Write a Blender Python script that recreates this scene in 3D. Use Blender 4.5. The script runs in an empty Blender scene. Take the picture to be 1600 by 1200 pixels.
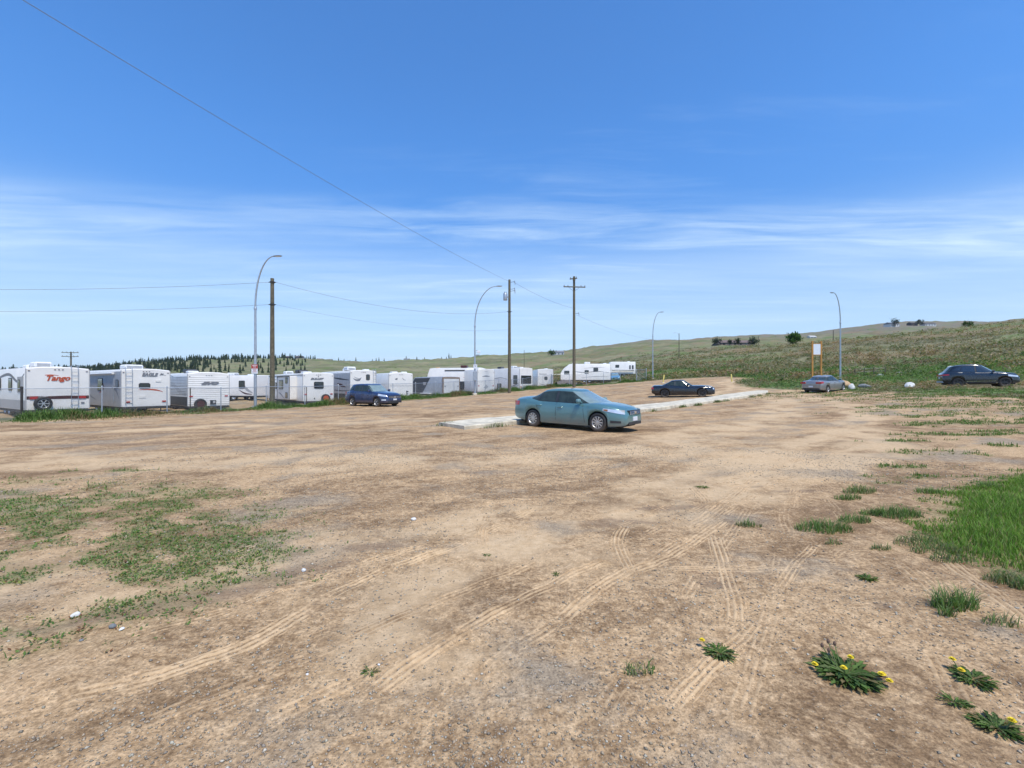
import bpy, bmesh, math, random
import numpy as np
from mathutils import Vector, Matrix

# ------------------------------------------------------------------ camera, sky, sun, exposure
SC = bpy.context.scene
COL = SC.collection
R = math.radians
EYE = 1.65
F = 711.0                      # focal length in photo pixels (1600 wide)

cam_d = bpy.data.cameras.new('camera')
cam_d.sensor_width = 36.0
cam_d.lens = 16.0
cam_d.clip_start = 0.1
cam_d.clip_end = 30000
cam = bpy.data.objects.new('camera', cam_d)
COL.objects.link(cam)
cam.location = (0, 0, EYE)
cam.rotation_euler = (R(90), 0, 0)
SC.camera = cam

SUN_TO = Vector((0.26, -0.44, 1.0)).normalized()
SUN_EL = math.asin(SUN_TO.z)
SUN_AZ = math.atan2(SUN_TO.x, SUN_TO.y)


class S:
    """shader socket with arithmetic"""
    def __init__(s, nt, sock): s.nt, s.k = nt, sock
    def _m(s, op, *o, clamp=False):
        n = s.nt.nodes.new('ShaderNodeMath'); n.operation = op; n.use_clamp = clamp
        for i, v in enumerate((s,) + o):
            if isinstance(v, S): s.nt.links.new(v.k, n.inputs[i])
            else: n.inputs[i].default_value = v
        return S(s.nt, n.outputs[0])
    def __add__(s, o): return s._m('ADD', o)
    def __sub__(s, o): return s._m('SUBTRACT', o)
    def __mul__(s, o): return s._m('MULTIPLY', o)
    def __truediv__(s, o): return s._m('DIVIDE', o)
    __radd__ = __add__
    __rmul__ = __mul__
    def rsub(s, v): return (s * -1.0) + v
    def pow(s, e): return s._m('POWER', e)
    def abs(s): return s._m('ABSOLUTE')
    def max(s, v): return s._m('MAXIMUM', v)
    def min(s, v): return s._m('MINIMUM', v)
    def clamp(s): return s._m('ADD', 0.0, clamp=True)
    def ss(s, a, b, lo=0.0, hi=1.0):
        n = s.nt.nodes.new('ShaderNodeMapRange'); n.interpolation_type = 'SMOOTHSTEP'
        s.nt.links.new(s.k, n.inputs[0])
        for i, v in zip((1, 2, 3, 4), (a, b, lo, hi)): n.inputs[i].default_value = v
        return S(s.nt, n.outputs[0])


def vec(nt, x, y, z=0.0):
    n = nt.nodes.new('ShaderNodeCombineXYZ')
    for i, v in enumerate((x, y, z)):
        if isinstance(v, S): nt.links.new(v.k, n.inputs[i])
        else: n.inputs[i].default_value = v
    return S(nt, n.outputs[0])


def sep(v):
    n = v.nt.nodes.new('ShaderNodeSeparateXYZ'); v.nt.links.new(v.k, n.inputs[0])
    return [S(v.nt, n.outputs[i]) for i in range(3)]


def noise(v, scale, detail=4, rough=0.55, dist=0.0):
    n = v.nt.nodes.new('ShaderNodeTexNoise'); v.nt.links.new(v.k, n.inputs['Vector'])
    n.inputs['Scale'].default_value = scale; n.inputs['Detail'].default_value = detail
    n.inputs['Roughness'].default_value = rough; n.inputs['Distortion'].default_value = dist
    return S(v.nt, n.outputs[0])


def voronoi(v, scale, out='Distance', rnd=1.0):
    n = v.nt.nodes.new('ShaderNodeTexVoronoi'); v.nt.links.new(v.k, n.inputs['Vector'])
    n.inputs['Scale'].default_value = scale; n.inputs['Randomness'].default_value = rnd
    return S(v.nt, n.outputs[out])


def mixc(f, a, b, blend='MIX'):
    nt = f.nt if isinstance(f, S) else (a.nt if isinstance(a, S) else b.nt)
    n = nt.nodes.new('ShaderNodeMix'); n.data_type = 'RGBA'; n.blend_type = blend; n.clamp_factor = True
    for i, v in ((0, f), (6, a), (7, b)):
        if isinstance(v, S): nt.links.new(v.k, n.inputs[i])
        elif i == 0: n.inputs[0].default_value = v
        else: n.inputs[i].default_value = (*v, 1) if len(v) == 3 else v
    return S(nt, n.outputs[2])


def attr(nt, name, out='Fac'):
    n = nt.nodes.new('ShaderNodeAttribute'); n.attribute_name = name
    return S(nt, n.outputs[out])


def coords(nt, which='Object'):
    n = nt.nodes.new('ShaderNodeTexCoord')
    return S(nt, n.outputs[which])


world = bpy.data.worlds.new('World')
SC.world = world
world.use_nodes = True
wn = world.node_tree
wn.nodes.clear()
sky = wn.nodes.new('ShaderNodeTexSky')
sky.sky_type = 'NISHITA'
sky.sun_disc = False
sky.sun_elevation = SUN_EL
sky.sun_rotation = SUN_AZ
sky.altitude = 700
sky.air_density = 1.0
sky.dust_density = 0.5
sky.ozone_density = 1.6
d = coords(wn, 'Generated')
dx, dy, dz = sep(d)
h = dz.max(0.02)
px = dx / h
py = dy / h
pv = vec(wn, px * 0.30, py * 1.0)
warp = noise(vec(wn, px * 0.35, py * 0.35), 1.0, 3) - 0.5
n_fine = noise(vec(wn, px * 0.45 + warp * 0.8, py * 2.2 + warp * 1.2), 1.6, 7, 0.62, 0.4)
n_big = noise(vec(wn, px * 0.10, py * 0.30), 1.3, 4, 0.5)
# the long cirrus streak lying across the view, and thinner veil thickening with distance
band = ((py - 2.86 + warp * 0.55 - px * 0.05).abs()).ss(0.02, 0.60, 1.0, 0.0)
band = band * n_fine.ss(0.30, 0.72) * n_big.ss(0.28, 0.56)
veil = dz.ss(0.12, 0.36, 1.0, 0.0) * (n_big * 0.62 + n_fine * 0.38 * dz.ss(0.05, 0.25)).ss(0.26, 0.62)
wisps = n_fine.ss(0.50, 0.80) * n_big.ss(0.42, 0.68) * 0.35
low = dz.ss(-0.05, 0.34, 1.0, 0.0)
cloud = (band * 0.50 + veil * 0.48 + wisps * 1.0 + low * 0.66).min(0.93)
SKY_TINT = wn.nodes.new('ShaderNodeMix'); SKY_TINT.data_type = 'RGBA'; SKY_TINT.blend_type = 'MULTIPLY'
SKY_TINT.inputs[0].default_value = 1.0
wn.links.new(mixc(dz.ss(0.0, 0.5), (.60, .78, .98), (.52, 1.06, 1.56)).k, SKY_TINT.inputs[7])
wn.links.new(sky.outputs[0], SKY_TINT.inputs[6])
skyc = mixc(cloud, S(wn, SKY_TINT.outputs[2]), (5.3, 6.55, 7.6))
bg = wn.nodes.new('ShaderNodeBackground')
bg.inputs['Strength'].default_value = 0.115
wn.links.new(skyc.k, bg.inputs['Color'])
wo = wn.nodes.new('ShaderNodeOutputWorld')
wn.links.new(bg.outputs[0], wo.inputs[0])

sun_d = bpy.data.lights.new('sun', 'SUN')
sun_d.energy = 3.0
sun_d.angle = R(8.0)
sun_d.color = (1.0, 0.94, 0.83)
sun = bpy.data.objects.new('sun', sun_d)
COL.objects.link(sun)
sun.rotation_euler = (-SUN_TO).to_track_quat('-Z', 'Y').to_euler()
sun.location = (-20, -10, 40)

SC.view_settings.view_transform = 'Standard'
SC.view_settings.look = 'None'
SC.view_settings.gamma = 1
SC.view_settings.use_curve_mapping = False
SC.view_settings.exposure = 0.47
SC.render.engine = 'CYCLES'
SC.cycles.use_denoising = True
SC.cycles.max_bounces = 5
SC.cycles.diffuse_bounces = 2
SC.cycles.glossy_bounces = 3
SC.cycles.transparent_max_bounces = 6

# ------------------------------------------------------------------ numeric helpers
rng = np.random.default_rng(7)
random.seed(7)


def _hash(ix, iy, seed):
    n = (ix.astype(np.int64) * 374761393 + iy.astype(np.int64) * 668265263 + seed * 974711) & 0x7fffffff
    n = ((n ^ (n >> 13)) * 1274126177) & 0x7fffffff
    return ((n ^ (n >> 16)) & 0xffff) / 65535.0


def vnoise(x, y, seed=0):
    x = np.asarray(x, float); y = np.asarray(y, float)
    ix = np.floor(x); iy = np.floor(y)
    fx = x - ix; fy = y - iy
    fx = fx * fx * (3 - 2 * fx); fy = fy * fy * (3 - 2 * fy)
    a = _hash(ix, iy, seed); b = _hash(ix + 1, iy, seed)
    c = _hash(ix, iy + 1, seed); e = _hash(ix + 1, iy + 1, seed)
    return (a * (1 - fx) + b * fx) * (1 - fy) + (c * (1 - fx) + e * fx) * fy


def fbm(x, y, seed=0, octv=4, gain=0.5):
    s = 0; amp = 1; tot = 0
    x = np.asarray(x, float); y = np.asarray(y, float)
    for o in range(octv):
        s = s + amp * vnoise(x * 2 ** o + 17.3 * o, y * 2 ** o - 9.1 * o, seed + o)
        tot += amp; amp *= gain
    return s / tot


def sstep(a, b, x):
    t = np.clip((np.asarray(x, float) - a) / (b - a), 0, 1)
    return t * t * (3 - 2 * t)


def seg_dist(x, y, pts):
    """distance to a polyline"""
    best = np.full(np.shape(x), 1e9)
    for (x0, y0), (x1, y1) in zip(pts[:-1], pts[1:]):
        vx, vy = x1 - x0, y1 - y0
        t = np.clip(((x - x0) * vx + (y - y0) * vy) / (vx * vx + vy * vy), 0, 1)
        best = np.minimum(best, np.hypot(x - x0 - t * vx, y - y0 - t * vy))
    return best


def poly_sd(x, y, poly):
    """signed distance to a polygon, positive inside"""
    inside = np.zeros(np.shape(x), bool)
    n = len(poly)
    for i in range(n):
        (x0, y0), (x1, y1) = poly[i], poly[(i + 1) % n]
        c = ((y0 > y) != (y1 > y)) & (x < (x1 - x0) * (y - y0) / ((y1 - y0) if y1 != y0 else 1e-9) + x0)
        inside ^= c
    dd = seg_dist(x, y, list(poly) + [poly[0]])
    return np.where(inside, dd, -dd)


# ------------------------------------------------------------------ terrain
def yz(Z, y): return (Z, EYE - (y - 600.0) / F * Z)


NEARZ = (1, 5, 10, 16, 25, 35, 50)
def prof(near, far): return list(zip(NEARZ, near)) + list(far) + [(4500, -40.0)]


PROFILES = {
    -900: prof((0, 0, 0, 0, -.1, -.1, -.1), [(120, -.3), (250, -1), (600, 0), (900, 14), (2500, -10)]),
    0: prof((0, 0, 0, -.05, -.15, -.15, -.1), [(120, -.3), yz(250, 601), yz(700, 588), yz(900, 581), (1600, 4), (2500, -20)]),
    150: prof((0, 0, 0, -.05, -.15, -.15, -.1), [(120, -.2), yz(250, 601), yz(500, 595), yz(800, 581), yz(1100, 573), (2500, -20)]),
    300: prof((0, 0, 0, -.03, -.12, -.12, -.1), [(120, -.1), yz(250, 602), yz(400, 595), yz(700, 573), yz(1000, 560), yz(1150, 559), (2500, -20)]),
    450: prof((0, 0, 0, 0, -.08, -.08, -.05), [(120, .2), yz(250, 600), yz(450, 586), yz(700, 568), yz(950, 559), (2500, -20)]),
    600: prof((0, 0, 0, 0, 0, .05, .15), [(72, .3), yz(120, 600), yz(250, 597), yz(450, 582), yz(650, 570), yz(950, 562), (2500, -20)]),
    740: prof((0, 0, 0, 0, .05, .15, .40), [(72, .8), yz(120, 598), yz(250, 593), yz(450, 580), yz(650, 568), yz(1000, 559), (2500, -20)]),
    900: prof((0, 0, 0, 0, .08, .22, .62), [(72, 1.3), yz(100, 597), yz(150, 590), yz(250, 581), yz(400, 569), yz(700, 554), yz(1050, 545), (2500, 0)]),
    1020: prof((0, 0, 0, 0, .12, .30, .95), [(72, 2.15), yz(90, 588), yz(130, 578), yz(200, 565), yz(300, 557), yz(500, 546), yz(1000, 533), (2500, 20)]),
    1150: prof((0, 0, 0, .03, .22, .46, 1.15), [(66, 2.0), yz(80, 588), yz(105, 576), yz(140, 560), yz(180, 548), yz(220, 545), yz(350, 541), yz(600, 535), yz(1100, 527), (2500, 40)]),
    1240: prof((0, 0, 0, .06, .32, .62, 1.35), [(64, 2.3), yz(80, 584), yz(105, 570), yz(140, 551), yz(180, 541), yz(230, 539), yz(300, 543), yz(500, 540), yz(850, 527), yz(1200, 520), (2500, 60)]),
    1300: prof((0, 0, 0, .08, .42, .74, 1.55), [(62, 2.5), yz(80, 580), yz(110, 560), yz(150, 540), yz(185, 534), yz(270, 541), yz(500, 537), yz(900, 523), yz(1400, 515), (2500, 80)]),
    1400: prof((0, 0, .02, .12, .52, 1.0, 1.95), [(62, 3.0), yz(85, 571), yz(110, 551), yz(150, 531), yz(190, 525), yz(270, 534), yz(500, 529), yz(900, 510), yz(1400, 499), (2500, 90)]),
    1500: prof((0, 0, .03, .18, .66, 1.28, 2.3), [(60, 3.5), yz(80, 562), yz(110, 539), yz(150, 519), yz(185, 514), yz(270, 524), yz(500, 523), yz(900, 512), yz(1400, 505), (2500, 90)]),
    1600: prof((0, 0, .05, .22, .78, 1.55, 2.9), [(70, 5.6), yz(100, 526), yz(130, 508), yz(160, 502), yz(400, 512), yz(1400, 512), (2500, 90)]),
    2100: prof((0, 0, .08, .3, .9, 1.8, 3.3), [(70, 6.4), (100, 13.5), (130, 21), (170, 26), (400, 50), (1400, 120), (2500, 90)]),
}
_px = sorted(PROFILES)
_az = np.array([math.atan((p - 800) / F) for p in _px])
_LR = np.linspace(math.log(0.5), math.log(4500), 420)
_tab = np.zeros((len(_px), len(_LR)))
for _i, _p in enumerate(_px):
    _ca = math.cos(_az[_i])
    _zz = np.array([q[0] / _ca for q in PROFILES[_p]]); _hh = np.array([q[1] for q in PROFILES[_p]])
    _tab[_i] = np.interp(_LR, np.log(_zz), _hh)
_k = np.exp(-0.5 * (np.arange(-9, 10) / 3.6) ** 2); _k /= _k.sum()
for _i in range(len(_px)):
    _tab[_i] = np.convolve(np.pad(_tab[_i], 9, mode='edge'), _k, 'valid')
_AZ = np.linspace(-1.25, 1.15, 500)
_grid = np.array([np.interp(_AZ, _az, _tab[:, j]) for j in range(len(_LR))]).T
_k2 = np.exp(-0.5 * (np.arange(-24, 25) / 8.0) ** 2); _k2 /= _k2.sum()
_grid = np.apply_along_axis(lambda c: np.convolve(np.pad(c, 24, mode='edge'), _k2, 'valid'), 0, _grid)

FENCE = [(-34.0, 21.2), (-23.7, 22.0), (6.2, 70.6), (20.0, 73.0), (22.6, 76.5)]
LOT = [(-60, -40), (-60, 20.2), (-34, 20.4), (-22.8, 21.2), (7.0, 69.4), (20.5, 71.8), (26, 76), (36, 80), (38, 72), (31.5, 63), (27, 53),
       (26.5, 45), (28, 40.5), (29, 33), (29, 25), (25, 15), (20, 6), (20, -40)]


def Hbase(x, y):
    az = np.arctan2(x, y); lr = np.log(np.maximum(np.hypot(x, y), 0.5))
    az = np.clip(az, _AZ[0], _AZ[-1])
    fi = (az - _AZ[0]) / (_AZ[1] - _AZ[0]); fj = np.clip((lr - _LR[0]) / (_LR[1] - _LR[0]), 0, len(_LR) - 1.001)
    i = np.clip(np.floor(fi).astype(int), 0, len(_AZ) - 2); j = np.floor(fj).astype(int)
    a = fi - i; b = fj - j
    return (_grid[i, j] * (1 - a) + _grid[i + 1, j] * a) * (1 - b) + (_grid[i, j + 1] * (1 - a) + _grid[i + 1, j + 1] * a) * b


def H(x, y):
    x = np.asarray(x, float); y = np.asarray(y, float)
    r = np.hypot(x, y)
    z = Hbase(x, y)
    back = sstep(2, -6, y)
    z = z * (1 - back)
    lot = sstep(-1.5, 1.5, poly_sd(x, y, LOT))
    z = z + (fbm(x * .35, y * .35, 3, 3) - .5) * .10 * sstep(1, 6, r)
    z = z + (fbm(x * 1.6, y * 1.6, 11, 3) - .5) * .050
    near = 1 - sstep(10, 26, r)
    z = z + near * ((fbm(x * 6, y * 6, 21, 3) - .5) * .026)
    rough = (1 - lot)
    z = z + rough * ((fbm(x * .8, y * .8, 31, 3) - .5) * .30 * sstep(14, 40, r))
    far = sstep(75, 130, r)
    z = z + far * (fbm(x * .06, y * .06, 41, 4) - .5) * np.minimum(r * .016, 6.0)
    z = z + sstep(180, 420, r) * (fbm(x * .011, y * .011, 51, 4) - .5) * np.minimum(r * .020, 15.0)
    return z


def h1(x, y): return float(H(np.array([x]), np.array([y]))[0])


def gz(px_, Z): return (px_ - 800.0) / F * Z


def hit(px_, py_):
    """ground point that lies in a given direction from the eye"""
    Zs = np.exp(np.linspace(math.log(1.6), math.log(1500), 5000))
    X = (px_ - 800.0) / F * Zs
    hz = H(X, Zs)
    yy = 600 - F * (hz - EYE) / Zs
    k = np.argmax(yy <= py_)
    return float(X[k]), float(Zs[k]), float(hz[k])


# ------------------------------------------------------------------ object helpers
def new_obj(name, me, mat=None, parent=None):
    o = bpy.data.objects.new(name, me)
    COL.objects.link(o)
    if mat is not None and me is not None: me.materials.append(mat)
    if parent is not None: o.parent = parent
    return o


def tag(o, label=None, cat=None, group=None, kind=None):
    if label: o['label'] = label
    if cat: o['category'] = cat
    if group: o['group'] = group
    if kind: o['kind'] = kind
    return o


def empty(name, loc, rz=0.0, label=None, cat=None, group=None):
    o = bpy.data.objects.new(name, None)
    o.empty_display_size = 0.3
    COL.objects.link(o)
    o.location = loc; o.rotation_euler = (0, 0, rz)
    return tag(o, label, cat, group)


class MB:
    """collects simple shapes into one mesh"""
    def __init__(s): s.v = []; s.f = []
    def add(s, vs, fs):
        b = len(s.v); s.v += [tuple(p) for p in vs]; s.f += [tuple(b + i for i in f) for f in fs]; return s
    def box(s, x0, x1, y0, y1, z0, z1):
        return s.add([(x0, y0, z0), (x1, y0, z0), (x1, y1, z0), (x0, y1, z0), (x0, y0, z1), (x1, y0, z1), (x1, y1, z1), (x0, y1, z1)],
                     [(0, 3, 2, 1), (4, 5, 6, 7), (0, 1, 5, 4), (1, 2, 6, 5), (2, 3, 7, 6), (3, 0, 4, 7)])
    def bevbox(s, x0, x1, y0, y1, z0, z1, b):
        """box with chamfered edges"""
        vs = []
        for (sx, sy, sz) in [(i, j, k) for i in (0, 1) for j in (0, 1) for k in (0, 1)]:
            X = (x0, x1)[sx]; Y = (y0, y1)[sy]; Zz = (z0, z1)[sz]
            ix = X + (b if sx == 0 else -b); iy = Y + (b if sy == 0 else -b); iz = Zz + (b if sz == 0 else -b)
            vs += [(X, iy, iz), (ix, Y, iz), (ix, iy, Zz)]
        bm = bmesh.new()
        for p in vs: bm.verts.new(p)
        r = bmesh.ops.convex_hull(bm, input=bm.verts)
        bm.verts.index_update()
        out = [tuple(v.co) for v in bm.verts]; fs = [tuple(v.index for v in f.verts) for f in bm.faces]
        bm.free()
        return s.add(out, fs)
    def tube(s, pts, r, n=8, cap=True, r2=None):
        pts = [Vector(p) for p in pts]
        m = len(pts); rings = []
        up = Vector((0, 0, 1))
        for i, p in enumerate(pts):
            t = (pts[min(i + 1, m - 1)] - pts[max(i - 1, 0)]).normalized()
            a = t.cross(up)
            if a.length < 1e-3: a = t.cross(Vector((1, 0, 0)))
            a.normalize(); b = a.cross(t)
            rr = r if r2 is None else r + (r2 - r) * i / (m - 1)
            rings.append([tuple(p + (a * math.cos(q) + b * math.sin(q)) * rr) for q in [2 * math.pi * k / n for k in range(n)]])
        vs = [q for ring in rings for q in ring]
        fs = [(i * n + k, i * n + (k + 1) % n, (i + 1) * n + (k + 1) % n, (i + 1) * n + k) for i in range(m - 1) for k in range(n)]
        if cap: fs += [tuple(range(n - 1, -1, -1)), tuple((m - 1) * n + k for k in range(n))]
        return s.add(vs, fs)
    def lathe(s, prof_, c, axis, n=24):
        """prof: (radius, offset along axis)"""
        A = Vector(axis).normalized()
        U = A.cross(Vector((0, 0, 1)))
        if U.length < 1e-3: U = Vector((1, 0, 0))
        U.normalize(); V = A.cross(U); C = Vector(c)
        vs = []; m = len(prof_)
        for r_, o_ in prof_:
            for k in range(n):
                q = 2 * math.pi * k / n
                vs.append(tuple(C + A * o_ + (U * math.cos(q) + V * math.sin(q)) * r_))
        fs = [(i * n + k, i * n + (k + 1) % n, (i + 1) * n + (k + 1) % n, (i + 1) * n + k) for i in range(m - 1) for k in range(n)]
        return s.add(vs, fs)
    def grid(s, rows):
        m = len(rows); n = len(rows[0])
        return s.add([p for r_ in rows for p in r_], [(i * n + j, i * n + j + 1, (i + 1) * n + j + 1, (i + 1) * n + j) for i in range(m - 1) for j in range(n - 1)])
    def build(s, name, mat, parent=None, smooth=False, fix=True):
        me = bpy.data.meshes.new(name)
        me.from_pydata(s.v, [], s.f)
        if fix:
            bm = bmesh.new(); bm.from_mesh(me)
            bmesh.ops.recalc_face_normals(bm, faces=bm.faces); bm.to_mesh(me); bm.free()
        if smooth:
            me.polygons.foreach_set('use_smooth', [True] * len(me.polygons))
            if smooth == 'auto': me.set_sharp_from_angle(angle=R(38))
        me.update()
        return new_obj(name, me, mat, parent)


def np_mesh(name, V, T, mat, parent=None, col=None, smooth=False, fl=None):
    """big mesh from arrays: V (n,3), T (m,3) or (m,4)"""
    me = bpy.data.meshes.new(name)
    V = np.asarray(V, np.float32); T = np.asarray(T, np.int32)
    k = T.shape[1]
    me.vertices.add(len(V)); me.vertices.foreach_set('co', V.ravel())
    me.loops.add(T.size); me.loops.foreach_set('vertex_index', T.ravel())
    me.polygons.add(len(T)); me.polygons.foreach_set('loop_start', np.arange(0, T.size, k, dtype=np.int32))
    if smooth: me.polygons.foreach_set('use_smooth', np.ones(len(T), bool))
    me.update(calc_edges=True)
    if col is not None:
        a = me.color_attributes.new('Col', 'FLOAT_COLOR', 'POINT')
        c4 = np.ones((len(V), 4), np.float32); c4[:, :3] = col
        a.data.foreach_set('color', c4.ravel())
    for nm, arr in (fl or {}).items():
        a = me.attributes.new(nm, 'FLOAT', 'POINT'); a.data.foreach_set('value', np.asarray(arr, np.float32))
    me.validate()
    return new_obj(name, me, mat, parent)


# ------------------------------------------------------------------ materials
MATS = {}
def mat_new(name):
    m = bpy.data.materials.new(name); m.use_nodes = True
    nt = m.node_tree
    return m, nt, nt.nodes['Principled BSDF']


def simple(name, col, rough=0.6, metal=0.0, var=0.12, vscale=3.0, coat=0.0, crough=0.14, spec=0.5, bump=0.0, bscale=40.0, dirt=None, dirt_h=(0.0, 0.6)):
    """plain material with a little noise in colour and gloss; dirt = colour of dust that thins out upwards"""
    if name in MATS: return MATS[name]
    m, nt, b = mat_new(name)
    c = coords(nt)
    n = noise(c, vscale, 5, 0.6)
    lo = tuple(x * (1 - var) for x in col); hi = tuple(min(1, x * (1 + var)) for x in col)
    cc = mixc(n.ss(0.3, 0.7), lo, hi)
    rr = n * 0.12 + (rough - 0.06)
    if dirt:
        x_, y_, z_ = sep(c)
        dm = (z_ + (noise(c, 4.0, 5, .65) - 0.5) * 0.5).ss(dirt_h[0], dirt_h[1], 0.62, 0.0)
        cc = mixc(dm, cc, dirt); rr = mixc(dm, vec(nt, rr, rr, rr), (.85, .85, .85))
    nt.links.new(cc.k, b.inputs['Base Color'])
    nt.links.new(rr.k, b.inputs['Roughness'])
    b.inputs['Metallic'].default_value = metal
    b.inputs['Coat Weight'].default_value = coat
    b.inputs['Coat Roughness'].default_value = crough
    b.inputs['Specular IOR Level'].default_value = spec
    if bump:
        bn = nt.nodes.new('ShaderNodeBump'); bn.inputs['Strength'].default_value = bump; bn.inputs['Distance'].default_value = 0.02
        nt.links.new(noise(c, bscale, 5, .6).k, bn.inputs['Height']); nt.links.new(bn.outputs[0], b.inputs['Normal'])
    MATS[name] = m
    return m


def leaf_mat(name, trans=.38):
    m, nt, b = mat_new(name)
    a = attr(nt, 'Col', 'Color')
    n = noise(coords(nt), 9.0, 3)
    cc = mixc(0.5, a, mixc(n.ss(.3, .7), a, mixc(1.0, a, (.55, .6, .5), 'MULTIPLY')))
    nt.links.new(cc.k, b.inputs['Base Color'])
    b.inputs['Roughness'].default_value = 0.75
    b.inputs['Specular IOR Level'].default_value = 0.25
    tl = nt.nodes.new('ShaderNodeBsdfTranslucent'); nt.links.new(mixc(1.0, cc, (1.1, 1.25, .7), 'MULTIPLY').k, tl.inputs['Color'])
    mx = nt.nodes.new('ShaderNodeMixShader'); mx.inputs[0].default_value = trans
    nt.links.new(b.outputs[0], mx.inputs[1]); nt.links.new(tl.outputs[0], mx.inputs[2])
    nt.links.new(mx.outputs[0], nt.nodes['Material Output'].inputs['Surface'])
    MATS[name] = m
    return m


def sand_nodes(nt, c):
    """colour and height of the dusty gravel"""
    x, y, z = sep(c)
    p2 = vec(nt, x, y, 0.0)
    warp = noise(p2, 0.5, 3) - 0.5
    pw = vec(nt, x + warp * 1.6, y + warp * 1.2, 0.0)
    # lanes worn by traffic run from lower left to upper right
    ln = vec(nt, (x * 0.80 + y * 0.60) * 0.16 + warp * .25, (x * -0.60 + y * 0.80) * 0.9, 0.0)
    lane = noise(ln, 0.8, 6, 0.6)
    big = noise(pw, 0.30, 6, 0.6)
    med = noise(pw, 1.5, 7, 0.65)
    fine = noise(p2, 9.0, 6, 0.7)
    grit = noise(p2, 55.0, 4, 0.7)
    vor = voronoi(p2, 38.0)
    vorc = voronoi(p2, 38.0, 'Color')
    t = (big * 0.40 + med * 0.40 + lane * 0.42 + fine * 0.22) - 0.22
    sand = mixc(fine.ss(.3, .7), (.500, .325, .170), (.625, .430, .245))
    brown = mixc(med.ss(.35, .7), (.215, .132, .068), (.320, .203, .108))
    gravel = mixc(fine.ss(.3, .7), (.270, .208, .142), (.410, .322, .222))
    mot = noise(p2, 26.0, 5, 0.75)
    cc = mixc((t + (mot - 0.5) * 0.34 + (fine - 0.5) * 0.18).ss(.36, .61), brown, sand)
    gm = (noise(pw, 0.55, 5, .6) * 0.6 + lane * 0.4).ss(.50, .60) * 0.85
    cc = mixc(gm, cc, gravel)
    # reddish clay showing through
    cc = mixc(noise(pw, 0.8, 4).ss(.60, .74) * 0.30, cc, (.38, .245, .155))
    # single small stones, paler or darker than the dust
    st = vor.ss(.16, .26, 1.0, 0.0) * (gm * 0.8 + 0.2)
    sc_ = mixc(vorc, (.20, .17, .15), (.58, .54, .49))
    cc = mixc(st * 0.75, cc, sc_)
    cc = mixc(1.0, cc, mixc((grit * 0.6 + mot * 0.4).ss(.32, .68), (.55, .54, .53), (1.30, 1.30, 1.30)), 'MULTIPLY')
    hgt = fine * 0.5 + grit * 0.30 + mot * 0.45 + st * 0.35 + med * 0.6
    return cc, hgt, med, fine


def ground_mat():
    m, nt, b = mat_new('dusty_ground')
    c = coords(nt)
    cc, hgt, med, fine = sand_nodes(nt, c)
    x, y, z = sep(c)
    lot = attr(nt, 'lot'); veg = attr(nt, 'veg'); dust = attr(nt, 'dust'); lush = attr(nt, 'lush'); damp = attr(nt, 'damp')
    cc = mixc(dust * 0.75, cc, mixc(fine.ss(.3, .7), (.58, .402, .226), (.66, .475, .285)))
    cc = mixc(damp * 0.5, cc, (.17, .115, .08))
    # open hillside: dry grass, green flushes, bare earth
    p2 = vec(nt, x, y, 0.0)
    n1 = noise(vec(nt, x * 0.012, y * 0.030, 0.0), 1.0, 8, 0.62, 0.6)
    n2 = noise(p2, 0.05, 8, 0.66)
    n3 = noise(p2, 0.9, 6, 0.7)
    hill = mixc((n1 * .5 + n2 * .5).ss(.38, .62), (.150, .155, .075), (.275, .245, .140))
    hill = mixc(n3.ss(.42, .72) * .55, hill, (.120, .122, .058))
    hill = mixc(noise(vec(nt, x * .02, y * .05, 0.0), 1.3, 7, .7).ss(.56, .68) * .8, hill, (.185, .140, .095))
    zc = noise(vec(nt, x * 0.006, y * 0.006, z * 0.22), 1.0, 5, 0.6)
    hill = mixc(zc.ss(.52, .62) * .55, hill, (.115, .110, .060))
    hill = mixc(zc.ss(.46, .36) * .45, hill, (.30, .27, .165))
    hill = mixc((z + (n1 - .5) * 40.0).ss(55.0, 95.0) * .85, hill, (.200, .172, .130))
    dry = attr(nt, 'dry')
    hill = mixc(dry * n3.ss(.2, .6) * .85, hill, (.255, .170, .100))
    hill = mixc(lush * n3.ss(.25, .6), hill, (.120, .195, .045))
    cc = mixc(lot.rsub(1.0), cc, hill)
    cc = mixc(veg * fine.ss(.28, .62), cc, mixc(med.ss(.3, .7), (.105, .150, .042), (.15, .17, .07)))
    nt.links.new(cc.k, b.inputs['Base Color'])
    b.inputs['Roughness'].default_value = 0.95
    b.inputs['Specular IOR Level'].default_value = 0.15
    bn = nt.nodes.new('ShaderNodeBump'); bn.inputs['Strength'].default_value = 0.75; bn.inputs['Distance'].default_value = 0.03
    nt.links.new(hgt.k, bn.inputs['Height']); nt.links.new(bn.outputs[0], b.inputs['Normal'])
    return m


def track_mat():
    m, nt, b = mat_new('pressed_dust')
    c = coords(nt)
    cc, hgt, med, fine = sand_nodes(nt, c)
    w = attr(nt, 'wear')
    cc = mixc(w * 0.90, cc, mixc(fine.ss(.3, .7), (.54, .372, .208), (.65, .465, .275)))
    nt.links.new(cc.k, b.inputs['Base Color'])
    b.inputs['Roughness'].default_value = 0.95
    b.inputs['Specular IOR Level'].default_value = 0.15
    bn = nt.nodes.new('ShaderNodeBump'); bn.inputs['Strength'].default_value = 0.45; bn.inputs['Distance'].default_value = 0.02
    nt.links.new(hgt.k, bn.inputs['Height']); nt.links.new(bn.outputs[0], b.inputs['Normal'])
    return m


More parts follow.
